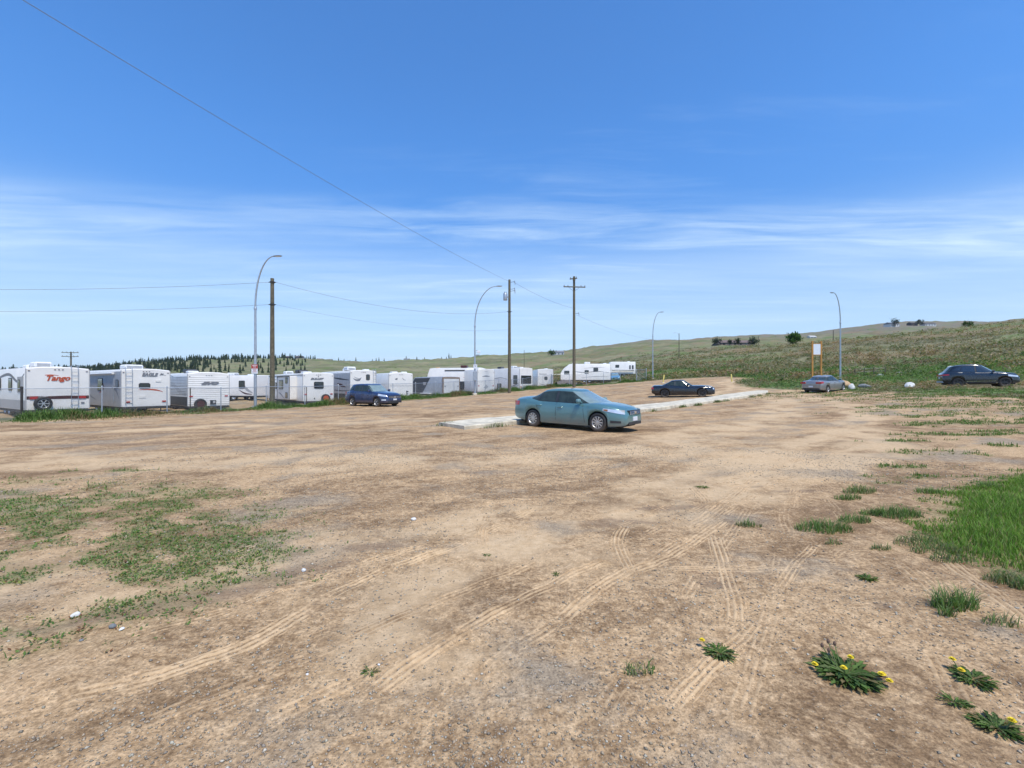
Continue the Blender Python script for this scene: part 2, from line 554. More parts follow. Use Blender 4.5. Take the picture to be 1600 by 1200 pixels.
M_GROUND = ground_mat()
M_TRACK = track_mat()
M_LEAF = leaf_mat('foliage')
M_PEB = leaf_mat('gravel_stone', 0.0)
M_CONC = simple('weathered_concrete', (.60, .53, .40), .9, var=.26, vscale=2.2, bump=.35, bscale=14)
M_GALV = simple('galvanised_steel', (.46, .49, .52), .45, .6, var=.1, vscale=5)
M_WIRE = simple('fence_wire', (.30, .31, .32), .5, .5)
M_POLE = simple('weathered_timber', (.135, .115, .075), .9, var=.3, vscale=6, bump=.4, bscale=30)
M_WHITE = simple('white_fibreglass', (.82, .785, .73), .38, var=.045, vscale=1.2, coat=.25, dirt=(.50, .44, .37), dirt_h=(.0, .75))
M_WHITE2 = simple('pale_grey_siding', (.64, .64, .63), .42, var=.06, vscale=1.5, coat=.2)
M_CREAM = simple('aged_cream_panel', (.66, .62, .50), .5, var=.1, vscale=1.5)
M_ROOF = simple('white_roof_membrane', (.74, .74, .73), .7, var=.1)
M_BLACK = simple('black_rubber', (.022, .022, .023), .75, var=.3, vscale=8, dirt=(.20, .155, .11), dirt_h=(-.1, .5))
M_DARK = simple('dark_trim', (.032, .034, .038), .5, var=.2)
M_CHAS = simple('dark_steel_frame', (.04, .038, .036), .7, var=.3)
M_GLASS = simple('dark_glass', (.020, .025, .030), .08, var=.1, coat=1.0, spec=.8)
M_SGLASS = simple('windscreen_glass_painted_sheen', (.24, .31, .29), .08, .10, var=.12, coat=.6, spec=.7)  # pale base colour stands in for the sky mirrored in the windscreen
M_CGLASS = simple('tinted_car_glass', (.034, .048, .043), .08, 0.0, var=.3, vscale=4, coat=.15, spec=.35)
M_RED = simple('red_lens', (.42, .018, .02), .25, var=.1, coat=.8)
M_AMBER = simple('amber_lens', (.28, .10, .02), .3, var=.1)
M_LENS = simple('clear_lamp_lens', (.72, .75, .78), .12, .3, var=.1, coat=1)
M_ALLOY = simple('silver_alloy', (.60, .60, .60), .32, .75, var=.08)
M_DALLOY = simple('dark_alloy', (.075, .07, .068), .4, .6, var=.15)
M_CHROME = simple('bright_chrome', (.70, .71, .73), .16, .95, var=.05)
M_GREYG = simple('grey_decal', (.20, .205, .22), .5, var=.08)
M_MIDG = simple('silver_decal', (.43, .425, .42), .5, var=.08)
M_REDG = simple('red_decal', (.45, .05, .025), .5, var=.12)
M_DREDG = simple('maroon_decal', (.07, .022, .02), .5, var=.12)
M_ORANGE = simple('orange_red_decal', (.52, .085, .025), .5, var=.12)
M_PLATE = simple('white_plate', (.68, .70, .74), .5, var=.06)
M_ROCKW = simple('pale_boulder', (.70, .68, .64), .9, var=.12, vscale=4, bump=.5, bscale=9)
M_ROCKO = simple('ochre_boulder', (.50, .33, .18), .9, var=.25, vscale=3, bump=.5, bscale=9)
M_ROCKG = simple('grey_boulder', (.19, .20, .20), .9, var=.2, vscale=3, bump=.5, bscale=9)
M_YEL = simple('yellow_post_paint', (.72, .58, .16), .6, var=.15)
M_OWOOD = simple('orange_stained_timber', (.50, .235, .055), .7, var=.15)
M_BOARD = simple('white_board', (.78, .80, .83), .5, var=.04)

# ------------------------------------------------------------------ ground sheet
WEEDS = [(-11, 8.2), (-6.6, 7.6), (-4.6, 7.3), (-2.9, 5.9), (-1.9, 4.5), (-2.05, 3.7), (-2.8, 3.0), (-3.4, 2.5), (-11, 2.2)]
LUSH = [(9.6, 8.6), (7.6, 7.4), (6.2, 6.7), (4.75, 5.35), (4.35, 4.75), (4.25, 4.25), (4.35, 3.7), (9, 4.2), (12, 7)]
PATCHES = [(9.9, 10.4, 1.2, .40), (8.0, 9.0, .7, .22), (13.9, 13.9, 1.9, .6), (11.6, 11.3, .8, .25), (16.5, 16.5, 1.9, .7), (18.5, 19.5, 2.2, 1.1), (20.5, 17.0, 1.6, .5), (14.2, 16.4, .6, .3), (12.9, 15.4, .5, .25), (23.5, 20.5, 1.5, .8),
           (7.2, 8.0, .9, .20), (10.8, 12.4, 1.3, .22), (6.1, 7.6, .6, .15), (21, 23, 3.6, 1.2), (16.5, 21.5, 1.6, .4), (-7.5, 8.6, 1.2, .12)]


def veg_density(x, y):
    """how thickly low plants cover the lot"""
    n = fbm(x * 1.1 + 3, y * 2.2, 61, 4)
    n2 = fbm(x * 3.1, y * 4.2, 71, 3)
    n2r = fbm(x * 1.9, y * 2.3, 73, 4)
    w = sstep(-.5, 1.0, poly_sd(x, y, WEEDS)) * sstep(.40, .58, n * .45 + n2 * .55)
    l = sstep(-.25, .45, poly_sd(x, y, LUSH) + (n2 - .5) * .8)
    p = np.zeros_like(w)
    for (cx, cy, rx, ry) in PATCHES:
        q = ((x - cx) / rx) ** 2 + ((y - cy) / ry) ** 2
        p = np.maximum(p, sstep(1.4, .1, q * .8 + (n2r - .42) * 5.0))
    lotd = poly_sd(x, y, LOT)
    right = (x > 8) & (y < 62)
    n3 = fbm(x * .9 + 9, y * 1.3, 77, 4)
    e = np.where(right, sstep(4 + .30 * y, -1.0, lotd) * sstep(.46, .57, n3 * .55 + n2r * .45), 0)
    return np.clip(np.maximum(np.maximum(w, l), np.maximum(p * .9, e)), 0, 1)


def lane_dust(x, y):
    """smooth pale lanes left by turning cars"""
    s = np.zeros_like(x)
    for pts, wd in (([(-9, 3.5), (-2.6, 4.1), (0.4, 6.0), (4.5, 9.5), (10, 14), (19, 24)], .7), ([(30, 66), (24, 46), (17, 28), (9, 17), (2, 10.5), (-8, 9.5), (-24, 12)], 1.6),
                    ([(27, 46), (18, 24), (9.5, 12.0), (4, 7.5), (1.0, 5.6), (-1, 3.4)], 1.0), ([(3, 6.5), (4.6, 8.4), (6, 11)], .5), ([(34, 72), (27, 55), (14, 34), (-2, 22), (-20, 15)], 1.4)):
        dd = seg_dist(x, y, pts) + (fbm(x * .8, y * .8, 83, 3) - .5) * wd * 1.6
        s = np.maximum(s, sstep(wd, wd * .25, dd))
    return s * sstep(.30, .58, fbm(x * 1.3, y * 1.3, 87, 4))


def damp_marks(x, y):
    """dark smears where mud dried"""
    s = np.zeros_like(x)
    for (cx, cy, rx, ry, ang) in ((-12.5, 15.2, 3.2, .28, .22), (-10.8, 12.6, 3.0, .30, .15), (-15, 17.5, 3.0, .3, .25), (-13.5, 11.2, 2.0, .18, .12), (-9, 19.5, 2.6, .35, .3),
                                  (-5.6, 12.7, 1.5, .28, .2), (-12, 19.5, 2.5, .3, .3), (2.1, 6.1, .75, .12, .05), (3.9, 7.3, .35, .10, .1), (4.4, 7.0, .5, .10, .1), (1.2, 5.4, .6, .16, .2),
                                  (1.6, 3.75, .25, .14, -.4), (-1.4, 4.6, .35, .14, .3), (2.75, 3.35, .11, .06, 0), (4.45, 4.05, .12, .05, 0), (-2.6, 3.4, .9, .16, .5), (-1.9, 4.0, .8, .14, .5)):
        dx_, dy_ = x - cx, y - cy
        a = dx_ * math.cos(ang) + dy_ * math.sin(ang); b = -dx_ * math.sin(ang) + dy_ * math.cos(ang)
        q = (a / rx) ** 2 + (b / ry) ** 2
        s = np.maximum(s, sstep(1.2, .1, q + (fbm(x * 2.5, y * 5, 91, 3) - .5) * 1.7))
    return s


def lush_hill(x, y):
    """where the bank stays green: a damp strip at its foot and scattered flushes"""
    n = fbm(x * .06, y * .10, 101, 4)
    dd = poly_sd(x, y, LOT) + (fbm(x * .08, y * .08, 107, 3) - .5) * 14
    foot = np.exp(-((dd + 21) / 9.0) ** 2) + .8 * np.exp(-((dd + 3) / 3.0) ** 2) * (x > 24)
    return np.clip(sstep(.50, .68, n) * .55 + foot * sstep(.30, .48, fbm(x * .09, y * .16, 105, 3)), 0, 1)


def dry_band(x, y):
    """last year's dead weeds on the disturbed strip above the lot"""
    dd = poly_sd(x, y, LOT) + (fbm(x * .1, y * .1, 109, 3) - .5) * 8
    return np.clip(np.exp(-((dd + 9) / 4.0) ** 2) + .7 * sstep(.54, .66, fbm(x * .035, y * .06, 113, 4)) * sstep(60, 90, np.hypot(x, y)), 0, 1) * (x > 5)


def make_ground():
    az = np.concatenate([np.linspace(-math.pi, -1.02, 40, endpoint=False), np.linspace(-1.02, 1.02, 400), np.linspace(1.02, math.pi, 41)[1:]])
    rr = np.exp(np.linspace(math.log(.35), math.log(4400), 800))
    A, Q = np.meshgrid(az, rr)
    X = np.sin(A) * Q; Y = np.cos(A) * Q
    Zh = H(X.ravel(), Y.ravel())
    x, y = X.ravel(), Y.ravel()
    n = len(az); m = len(rr)
    V = np.stack([x, y, Zh], 1)
    i, j = np.meshgrid(np.arange(m - 1), np.arange(n - 1), indexing='ij')
    T = np.stack([i * n + j, (i + 1) * n + j, (i + 1) * n + j + 1, i * n + j + 1], -1).reshape(-1, 4)
    c0 = len(V)
    V = np.vstack([V, [[0, 0, h1(0, .3)]]])
    fan = np.stack([np.full(n - 1, c0), np.arange(n - 1), np.arange(n - 1) + 1, np.arange(n - 1) + 1], 1)
    lotd = poly_sd(x, y, LOT) + (fbm(x * .7, y * .7, 111, 3) - .5) * 1.6
    yard = sstep(0, 3, seg_dist(x, y, FENCE)) * ((x - 1.0 < (y - 20) * .60 - 22) & (y > 18) & (np.hypot(x, y) < 130))
    lot = np.clip(sstep(-.7, .7, lotd) + yard * .8, 0, 1)
    add = lambda a: np.append(a, a[-1])
    o = np_mesh('ground', V, T, M_GROUND, smooth=True,
                fl={'lot': np.append(lot, 1), 'veg': np.append(veg_density(x, y) * sstep(40, 25, np.hypot(x, y)) * .75, 0), 'dust': np.append(lane_dust(x, y), 0),
                    'lush': np.append(lush_hill(x, y), 0), 'dry': np.append(dry_band(x, y), 0), 'damp': np.append(damp_marks(x, y), 0)})
    tag(o, kind='structure')


make_ground()

# far mountains, haze painted in as blue-grey, behind the left end of the yard
def mountains():
    n = 260
    az = np.linspace(-1.15, .15, n)
    prof_ = 190 + 200 * fbm(az * 7 + 2, az * 0, 121, 5) * sstep(.1, -.5, az)
    rows = []
    for k, (rad, f) in enumerate(((8200, 0), (8800, .45), (9500, .8), (10200, 1.0), (11500, .5))):
        zz = prof_ * f * (0.85 + .3 * fbm(az * 40, np.full(n, k * 3.7), 131, 3)) - 30
        rows.append(np.stack([np.sin(az) * rad, np.cos(az) * rad, zz], 1))
    V = np.vstack(rows)
    T = [(i * n + j, (i + 1) * n + j, (i + 1) * n + j + 1, i * n + j + 1) for i in range(4) for j in range(n - 1)]
    tag(np_mesh('mountains', V, T, simple('forested_slopes_haze_tint', (.12, .15, .17), .95, var=.2, vscale=.003), smooth=True), kind='structure')


mountains()

# ------------------------------------------------------------------ tyre tracks: pressed ribbons with tread ribs
def spline(pts, step):
    P = [np.array(p, float) for p in pts]
    P = [2 * P[0] - P[1]] + P + [2 * P[-1] - P[-2]]
    out = []
    for a, b, c, e in zip(P[:-3], P[1:-2], P[2:-1], P[3:]):
        k = max(2, int(np.linalg.norm(c - b) / step))
        for t in np.linspace(0, 1, k, endpoint=False):
            out.append(.5 * ((2 * b) + (c - a) * t + (2 * a - 5 * b + 4 * c - e) * t * t + (3 * b - a - 3 * c + e) * t ** 3))
    out.append(P[-2])
    return np.array(out)


def g(px_, py_):
    Z = F * EYE / (py_ - 600.0)
    return ((px_ - 800) / F * Z, Z)


TRACKS = [  # ground points, width, strength
    ([g(-60, 1130), g(200, 1068), g(400, 1000), g(545, 915), g(700, 855), g(850, 790)], .24, 1.0),
    ([g(120, 1180), g(330, 1100), g(520, 1030), g(690, 940), g(860, 860)], .22, .45),
    ([g(1112, 822), g(1132, 890), g(1148, 950), g(1143, 1010)], .21, 1.0),
    ([g(1145, 800), g(1060, 860), g(960, 905), g(860, 985), g(740, 1140)], .23, .9),
    ([g(1000, 872), g(925, 885), g(800, 945), g(640, 1040), g(480, 1160)], .22, .9),
    ([g(1290, 830), g(1235, 890), g(1190, 965), g(1090, 1060), g(990, 1170)], .17, .75),
    ([g(1385, 862), g(1440, 905), g(1510, 965), g(1600, 1045), g(1700, 1140)], .24, .9),
    ([g(1340, 800), g(1450, 860), g(1560, 935), g(1700, 1040)], .24, .8),
    ([g(768, 795), g(752, 835), g(762, 872)], .19, .9),
    ([g(985, 810), g(966, 845), g(982, 890), g(995, 925)], .20, 1.0),
    ([g(1075, 755), g(1100, 782), g(1098, 800)], .24, .8),
    ([g(1240, 720), g(1180, 748), g(1110, 800), g(1010, 860)], .25, .8),
    ([g(1400, 870), g(1280, 884), g(1120, 890), g(900, 892)], .22, .55),
    ([g(1330, 845), g(1240, 905), g(1130, 935)], .22, .6),
    ([g(1190, 735), g(1330, 700), g(1420, 670)], .28, .5),
    ([g(560, 760), g(760, 740), g(1000, 715), g(1200, 690)], .28, .5),
    ([g(600, 830), g(760, 790), g(960, 760), g(1150, 720)], .26, .6),
    ([g(250, 740), g(500, 718), g(800, 700), g(1100, 690)], .3, .5),
    ([g(1250, 860), g(1225, 800), g(1260, 760)], .24, .5),
    ([g(60, 1190), g(400, 1060), g(640, 960), g(900, 850), g(1090, 770), g(1230, 715)], .22, .55),
    ([g(260, 1190), g(560, 1060), g(760, 960), g(960, 860), g(1130, 775), g(1250, 720)], .22, .50),
    ([g(-60, 1040), g(240, 985), g(500, 905), g(760, 820), g(1000, 755), g(1180, 712)], .22, .50),
    ([g(560, 1190), g(700, 1090), g(850, 985), g(1010, 880), g(1150, 790), g(1240, 740)], .22, .6),
    ([g(900, 1190), g(960, 1080), g(1050, 960), g(1130, 850), g(1190, 770), g(1250, 712)], .22, .55),
    ([g(1130, 1190), g(1180, 1040), g(1210, 930), g(1225, 830), g(1245, 750)], .22, .5),
    ([g(1540, 1190), g(1450, 1010), g(1370, 890), g(1300, 790), g(1250, 730)], .22, .5),
    ([g(1010, 840), g(1140, 842), g(1260, 868), g(1390, 930), g(1520, 1020)], .22, .45),
    ([g(820, 915), g(980, 884), g(1150, 872), g(1330, 866), g(1420, 840)], .22, .45),
    ([g(300, 880), g(520, 820), g(760, 770), g(1000, 735), g(1230, 705), g(1340, 680)], .26, .5),
    ([g(100, 800), g(400, 760), g(700, 728), g(1000, 700), g(1240, 672)], .30, .45),
    ([g(640, 900), g(800, 845), g(960, 800), g(1110, 765), g(1290, 738)], .24, .5),
    ([g(1180, 700), g(1260, 740), g(1350, 800), g(1400, 835)], .26, .4),
]


def make_tracks():
    for ti, (pts, wd, st) in enumerate(TRACKS):
        far = max(p[1] for p in pts)
        c = spline(pts, .035 if far < 9 else .07)
        n = len(c)
        t = np.gradient(c, axis=0); t /= np.linalg.norm(t, axis=1)[:, None]
        nn = np.stack([-t[:, 1], t[:, 0]], 1)
        s = np.concatenate([[0], np.cumsum(np.linalg.norm(np.diff(c, axis=0), axis=1))])
        K = 25
        u = np.linspace(-1, 1, K)
        rib = .5 + .5 * np.cos(u * math.pi * 4.5)                       # five ribs across the tread
        edge = sstep(1.0, .78, np.abs(u))
        wob = 1 + .08 * (fbm(s * 2, s * 0, 141 + ti, 2)[:, None] - .5)
        X = c[:, 0:1] + nn[:, 0:1] * u * wd * .46 * wob; Y = c[:, 1:2] + nn[:, 1:2] * u * wd * .46 * wob
        lug = .5 + .5 * np.sin((s[:, None] * 62 + np.abs(u) * 5.0))     # slanting lugs
        fade = fbm(s * .9, s * 0 + ti * 7.7, 151, 3)
        ends = sstep(0, .5, s) * sstep(s[-1], s[-1] - .5, s)
        pres = sstep(.20, .48, fade + .24 * (st - .5)) * ends
        zg = H(X.ravel(), Y.ravel()).reshape(X.shape)
        brk = sstep(.30, .55, fbm(X * 3.2, Y * 3.2, 177 + ti, 3))
        brk2 = sstep(.32, .52, fbm(X * 9, Y * 9, 187 + ti, 2))
        rib = rib[None, :] * (.55 + .45 * brk) * (.62 + .38 * brk2)
        hgt = -.014 + pres[:, None] * (edge * (.010 + st * (.012 * rib + .009 * lug * rib)) + (1 - edge) * -.004)
        hgt = hgt + (fbm(X * 22, Y * 22, 161, 2) - .5) * .006
        V = np.stack([X, Y, zg + hgt], -1).reshape(-1, 3)
        wear = (pres[:, None] * edge * st * (.55 + .45 * rib) * (.25 + .75 * sstep(.3, .6, fbm(X * 5, Y * 5, 171, 3)))).ravel()
        i, j = np.meshgrid(np.arange(n - 1), np.arange(K - 1), indexing='ij')
        T = np.stack([i * K + j, (i + 1) * K + j, (i + 1) * K + j + 1, i * K + j + 1], -1).reshape(-1, 4)
        o = np_mesh('tyre_track', V, T, M_TRACK, smooth=True, fl={'wear': wear})
        tag(o, kind='structure')


make_tracks()

# ------------------------------------------------------------------ scattered gravel (uncountable)
def pebbles():
    N = 70000
    r = 1.9 + 11 * rng.random(N) ** 1.7
    a = (rng.random(N) - .5) * 2.1
    x = np.sin(a) * r; y = np.cos(a) * r
    m = fbm(x * .6, y * .6, 181, 4)
    keep = rng.random(N) < sstep(.34, .62, m) * .9 + .10
    x, y, r = x[keep], y[keep], r[keep]
    n = len(x)
    size = .0020 + .0075 * rng.random(n) ** 5 + .0005 * r
    base = np.array([(1, 0, 0), (0, 1, 0), (-1, 0, 0), (0, -1, 0), (0, 0, .75), (0, 0, -.6)], float)
    tri = np.array([(0, 1, 4), (1, 2, 4), (2, 3, 4), (3, 0, 4), (1, 0, 5), (2, 1, 5), (3, 2, 5), (0, 3, 5)])
    th = rng.random(n) * 6.28
    j = base[None] * (1 + .5 * (rng.random((n, 6, 1)) - .5)) * size[:, None, None] * np.array([1.25, .9, 1])
    c, s = np.cos(th)[:, None], np.sin(th)[:, None]
    V = np.empty((n, 6, 3))
    V[..., 0] = x[:, None] + j[..., 0] * c - j[..., 1] * s
    V[..., 1] = y[:, None] + j[..., 0] * s + j[..., 1] * c
    V[..., 2] = (H(x, y) + size * .3)[:, None] + j[..., 2]
    T = (tri[None] + (np.arange(n) * 6)[:, None, None]).reshape(-1, 3)
    k = rng.random(n)[:, None]
    col = np.where(k < .5, np.array([[.40, .31, .22]]), np.where(k < .80, np.array([[.27, .225, .18]]), np.array([[.47, .42, .34]]))) * (.75 + .5 * rng.random((n, 1)))
    o = np_mesh('gravel', V.reshape(-1, 3), T, M_PEB, col=np.repeat(col, 6, 0))
    tag(o, 'loose gravel and small stones scattered over the dirt', 'gravel', kind='stuff')


pebbles()

# ------------------------------------------------------------------ plants
def blade_arrays(x, y, z, hgt, wid, lean, col, colv=.35, tip=1.25):
    """grass blades: two-segment tapered strips"""
    n = len(x)
    th = rng.random(n) * 6.2832
    dx_, dy_ = np.cos(th), np.sin(th)
    ph = th + 1.57 + (rng.random(n) - .5)
    wx, wy = np.cos(ph) * wid * .5, np.sin(ph) * wid * .5
    V = np.empty((n, 5, 3))
    V[:, 0] = np.stack([x - wx, y - wy, z - .01], 1)
    V[:, 1] = np.stack([x + wx, y + wy, z - .01], 1)
    mx, my = x + dx_ * lean * .35, y + dy_ * lean * .35
    V[:, 2] = np.stack([mx - wx * .8, my - wy * .8, z + hgt * .6], 1)
    V[:, 3] = np.stack([mx + wx * .8, my + wy * .8, z + hgt * .6], 1)
    V[:, 4] = np.stack([x + dx_ * lean, y + dy_ * lean, z + hgt], 1)
    T = np.array([(0, 1, 3), (0, 3, 2), (2, 3, 4)])
    T = (T[None] + (np.arange(n) * 5)[:, None, None]).reshape(-1, 3)
    c = col * (1 + colv * (rng.random((n, 1)) * 2 - 1))
    C = np.repeat(c[:, None, :], 5, 1)
    C[:, 4] *= tip
    return V.reshape(-1, 3), T, np.clip(C.reshape(-1, 3), 0, 1)


def leaf_arrays(x, y, z, size, up, col, colv=.3):
    """small single leaves (rhombs) lying or standing at random"""
    n = len(x)
    th = rng.random(n) * 6.2832
    a = np.stack([np.cos(th), np.sin(th), up * (rng.random(n) * 1.2)], 1)
    b = np.stack([-np.sin(th), np.cos(th), (rng.random(n) - .5) * .7], 1)
    p = np.stack([x, y, z], 1)
    s = size[:, None]
    V = np.stack([p, p + a * s * .55 + b * s * .28, p + a * s, p + a * s * .55 - b * s * .28], 1)
    T = np.array([(0, 1, 2), (0, 2, 3)])
    T = (T[None] + (np.arange(n) * 4)[:, None, None]).reshape(-1, 3)
    c = np.clip(col * (1 + colv * (rng.random((n, 1)) * 2 - 1)), 0, 1)
    return V.reshape(-1, 3), T, np.repeat(c, 4, 0)


def merge(parts):
    Vs, Ts, Cs = [], [], []; b = 0
    for V, T, C in parts:
        Vs.append(V); Ts.append(T + b); Cs.append(C); b += len(V)
    return np.vstack(Vs), np.vstack(Ts), np.vstack(Cs)


def pick(cols, n, p=None):
    return np.array(cols)[rng.choice(len(cols), n, p=p)]


GREENS = [(.125, .215, .048), (.160, .255, .065), (.100, .180, .048), (.205, .260, .095)]
DULL = [(.135, .155, .075), (.17, .155, .085), (.20, .15, .085), (.09, .13, .05)]


def low_weeds():
    N = 420000
    r = 2.2 + 24 * rng.random(N) ** 1.6
    a = (rng.random(N) - .5) * 2.15
    x = np.sin(a) * r; y = np.cos(a) * r
    dn = veg_density(x, y)
    keep = (rng.random(N) < dn ** 1.2 * .55) & (poly_sd(x, y, LUSH) < .1)
    x, y, r = x[keep], y[keep], r[keep]
    n = len(x)
    reps = 3
    X = np.repeat(x, reps) + rng.normal(0, .016, n * reps); Y = np.repeat(y, reps) + rng.normal(0, .016, n * reps)
    size = (.007 + .016 * rng.random(n * reps)) * (1 + np.repeat(r, reps) * .06)
    zz = H(X, Y) + .002
    col = np.repeat(pick(GREENS + [(.28, .28, .08), (.22, .10, .05)], n, [.22, .22, .13, .18, .16, .09]), reps, 0)
    A = leaf_arrays(X, Y, zz, size, .75, col)
    k = rng.random(n) < np.where(x > 3, .75, .3)
    B = blade_arrays(x[k], y[k], H(x[k], y[k]), (.012 + .03 * rng.random(k.sum())) * (1 + 1.8 * sstep(7, 14, r[k])), .003 + .0007 * r[k], .02 + .03 * rng.random(k.sum()), pick(GREENS, k.sum()))
    V, T, C = merge([A, B])
    tag(np_mesh('low_weeds', V, T, M_LEAF, col=C), 'creeping green weeds patching the dry dirt', 'weeds', kind='stuff')


low_weeds()


def lush_grass():
    N = 150000
    x = 3.8 + 8 * rng.random(N); y = 3.5 + 5.3 * rng.random(N)
    d_ = poly_sd(x, y, LUSH) + (fbm(x * 3, y * 3, 191, 3) - .5) * .8
    keep = rng.random(N) < sstep(-.10, .35, d_)
    x, y, d_ = x[keep], y[keep], d_[keep]
    n = len(x)
    hh = (.03 + .11 * rng.random(n) ** 1.4) * sstep(-.3, .9, d_) * (.6 + .8 * fbm(x * 2, y * 2, 195, 3)) + .015
    V, T, C = blade_arrays(x, y, H(x, y), hh, .005 + .005 * rng.random(n), hh * (.2 + .7 * rng.random(n)), pick([(.150, .270, .038), (.185, .31, .055), (.120, .220, .036), (.24, .31, .08), (.33, .28, .13), (.24, .235, .10)], n, [.28, .26, .18, .14, .06, .08]), .35, 1.35)
    tag(np_mesh('lush_grass', V, T, M_LEAF, col=C), 'bright green grass growing thickly at the lot edge', 'grass', kind='stuff')


lush_grass()


def patch_grass():
    """thin grass in the patches towards the right-hand bank"""
    N = 260000
    x = 5 + 30 * rng.random(N); y = 8.5 + 32 * rng.random(N) ** 1.2
    dn = veg_density(x, y)
    keep = (rng.random(N) < dn ** 1.5 * .8) & (poly_sd(x, y, LUSH) < .2) & (x / y < 1.3)
    for (cx, cy, rad) in ((37.3, 36.5, 1.6), (27.5, 40, 1.8)): keep &= np.hypot(x - cx, y - cy) > rad
    x, y = x[keep], y[keep]; n = len(x); r = np.hypot(x, y)
    hh = (.010 + .050 * rng.random(n) ** 2.2) * (1 + r * .02)
    col = np.where(rng.random((n, 1)) < .25, pick([(.30, .25, .13), (.24, .20, .10)], n), pick([(.135, .215, .055), (.165, .245, .075), (.11, .175, .055)], n))
    V, T, C = blade_arrays(x, y, H(x, y), hh, .008 + .0008 * r, hh * 1.1, col, .3, 1.2)
    tag(np_mesh('patchy_grass', V, T, M_LEAF, col=C), 'thin patchy grass spreading from the right-hand bank onto the dirt', 'grass', kind='stuff')


patch_grass()


def verge_grass():
    """rank growth along the foot of the fence"""
    N = 110000
    L = [0] + list(np.cumsum([math.dist(a, b) for a, b in zip(FENCE[:-1], FENCE[1:])]))
    s = rng.random(N) * L[-1]
    fx = np.interp(s, L, [p[0] for p in FENCE]); fy = np.interp(s, L, [p[1] for p in FENCE])
    off = rng.normal(-.25, .8, N)
    x = fx + off * -.853; y = fy + off * .522
    cl = fbm(x * .5, y * .5, 201, 3)
    keep = (rng.random(N) < (.12 + .88 * sstep(.34, .54, cl)) * (.5 + .5 * sstep(.3, 1.4, s / 12))) & ~((x < -23.5))
    x, y, cl, off = x[keep], y[keep], cl[keep], off[keep]
    n = len(x)
    hh = (.10 + .50 * rng.random(n) ** 1.3 * sstep(.38, .62, cl)) * sstep(1.6, .2, np.abs(off))
    dry = fbm(x * .35 + 5, y * .35, 211, 2)[:, None]
    col = np.where(rng.random((n, 1)) < sstep(.50, .70, dry) * .8, pick([(.30, .215, .11), (.24, .17, .09)], n), pick(GREENS, n))
    V, T, C = blade_arrays(x, y, H(x, y), hh + .04, .02 + .025 * rng.random(n), hh * .6, col, .35, 1.2)
    tag(np_mesh('verge_grass', V, T, M_LEAF, col=C), 'tall green grass and weeds along the foot of the fence', 'grass', kind='stuff')


verge_grass()


def hillside_scrub():
    """sagebrush, weeds and dry stalks on the bank beyond the lot"""
    P = []
    N = 120000
    a = .05 + .98 * rng.random(N); r = np.exp(math.log(22) + (math.log(330) - math.log(22)) * rng.random(N) ** .8)
    x = np.sin(a) * r; y = np.cos(a) * r
    d_ = poly_sd(x, y, LOT)
    keep = (d_ < .8 - 2.0 * rng.random(N)) & ((x > 22) | (y > 78)) & (rng.random(N) < .40 + .6 * fbm(x * .12, y * .12, 221, 3))
    keep &= rng.random(N) < np.clip(90 / r, .12, 1)
    # keep the parked car's and the lamp's spots open
    for (cx, cy, rad) in ((37.3, 36.5, 2.6), (27.5, 40, 2.4)):
        keep &= np.hypot(x - cx, y - cy) > rad
    x, y, r = x[keep], y[keep], r[keep]
    n = len(x)
    nearf = sstep(85, 45, r)
    lu = lush_hill(x, y)
    size = (.15 + .72 * rng.random(n) ** 2.6) * (1 - .6 * nearf) * (1 - .35 * lu) * (1 + r * .003)
    lf = 15
    col = np.where(rng.random((n, 1)) < lu[:, None] * .9, pick([(.125, .205, .050), (.155, .235, .070), (.085, .145, .045), (.065, .115, .035)], n),
                   np.where(rng.random((n, 1)) < dry_band(x, y)[:, None] * .8, pick([(.34, .23, .135), (.28, .18, .11), (.40, .30, .18)], n), pick([(.22, .21, .12), (.26, .235, .15), (.13, .15, .07), (.29, .215, .135), (.11, .135, .055), (.36, .29, .19), (.25, .165, .11)], n)))
    X = np.repeat(x, lf); Y = np.repeat(y, lf); s_ = np.repeat(size, lf)
    th = rng.random(n * lf) * 6.2832; rad = np.sqrt(rng.random(n * lf)) * s_ * .9
    X = X + np.cos(th) * rad; Y = Y + np.sin(th) * rad
    zz = H(X, Y) + rng.random(n * lf) * s_ * .75 * (1 - (rad / s_) ** 2 * .8)
    P.append(leaf_arrays(X, Y, zz, s_ * (.28 + .30 * rng.random(n * lf)), .7, np.repeat(col, lf, 0), .30))
    V, T, C = merge(P)
    tag(np_mesh('hillside_scrub', V, T, M_LEAF, col=C), 'sagebrush, weeds and dry stalks covering the bank', 'scrub', kind='stuff')


hillside_scrub()


def far_shrubs():
    """dark brush dotted over the distant slopes, too small to tell apart"""
    N = 9000
    a = -.95 + 1.95 * rng.random(N); r = 260 + 850 * rng.random(N)
    x = np.sin(a) * r; y = np.cos(a) * r
    keep = (fbm(x * .012, y * .03, 231, 4) > .54) & (rng.random(N) < np.where(a > -.2, .30, .9))
    x, y, r = x[keep], y[keep], r[keep]
    n = len(x); lf = 18
    s_ = np.repeat(.5 + 1.1 * rng.random(n) ** 2, lf)
    X = np.repeat(x, lf) + rng.normal(0, .6, n * lf) * s_; Y = np.repeat(y, lf) + rng.normal(0, .6, n * lf) * s_
    V, T, C = leaf_arrays(X, Y, H(X, Y) + rng.random(n * lf) * s_ * .8, s_ * .55, .6, np.repeat(pick([(.055, .075, .035), (.085, .095, .05), (.045, .06, .03)], n), lf, 0))
    tag(np_mesh('distant_brush', V, T, M_LEAF, col=C), 'dark brush dotted across the distant slopes', 'brush', kind='stuff')


far_shrubs()

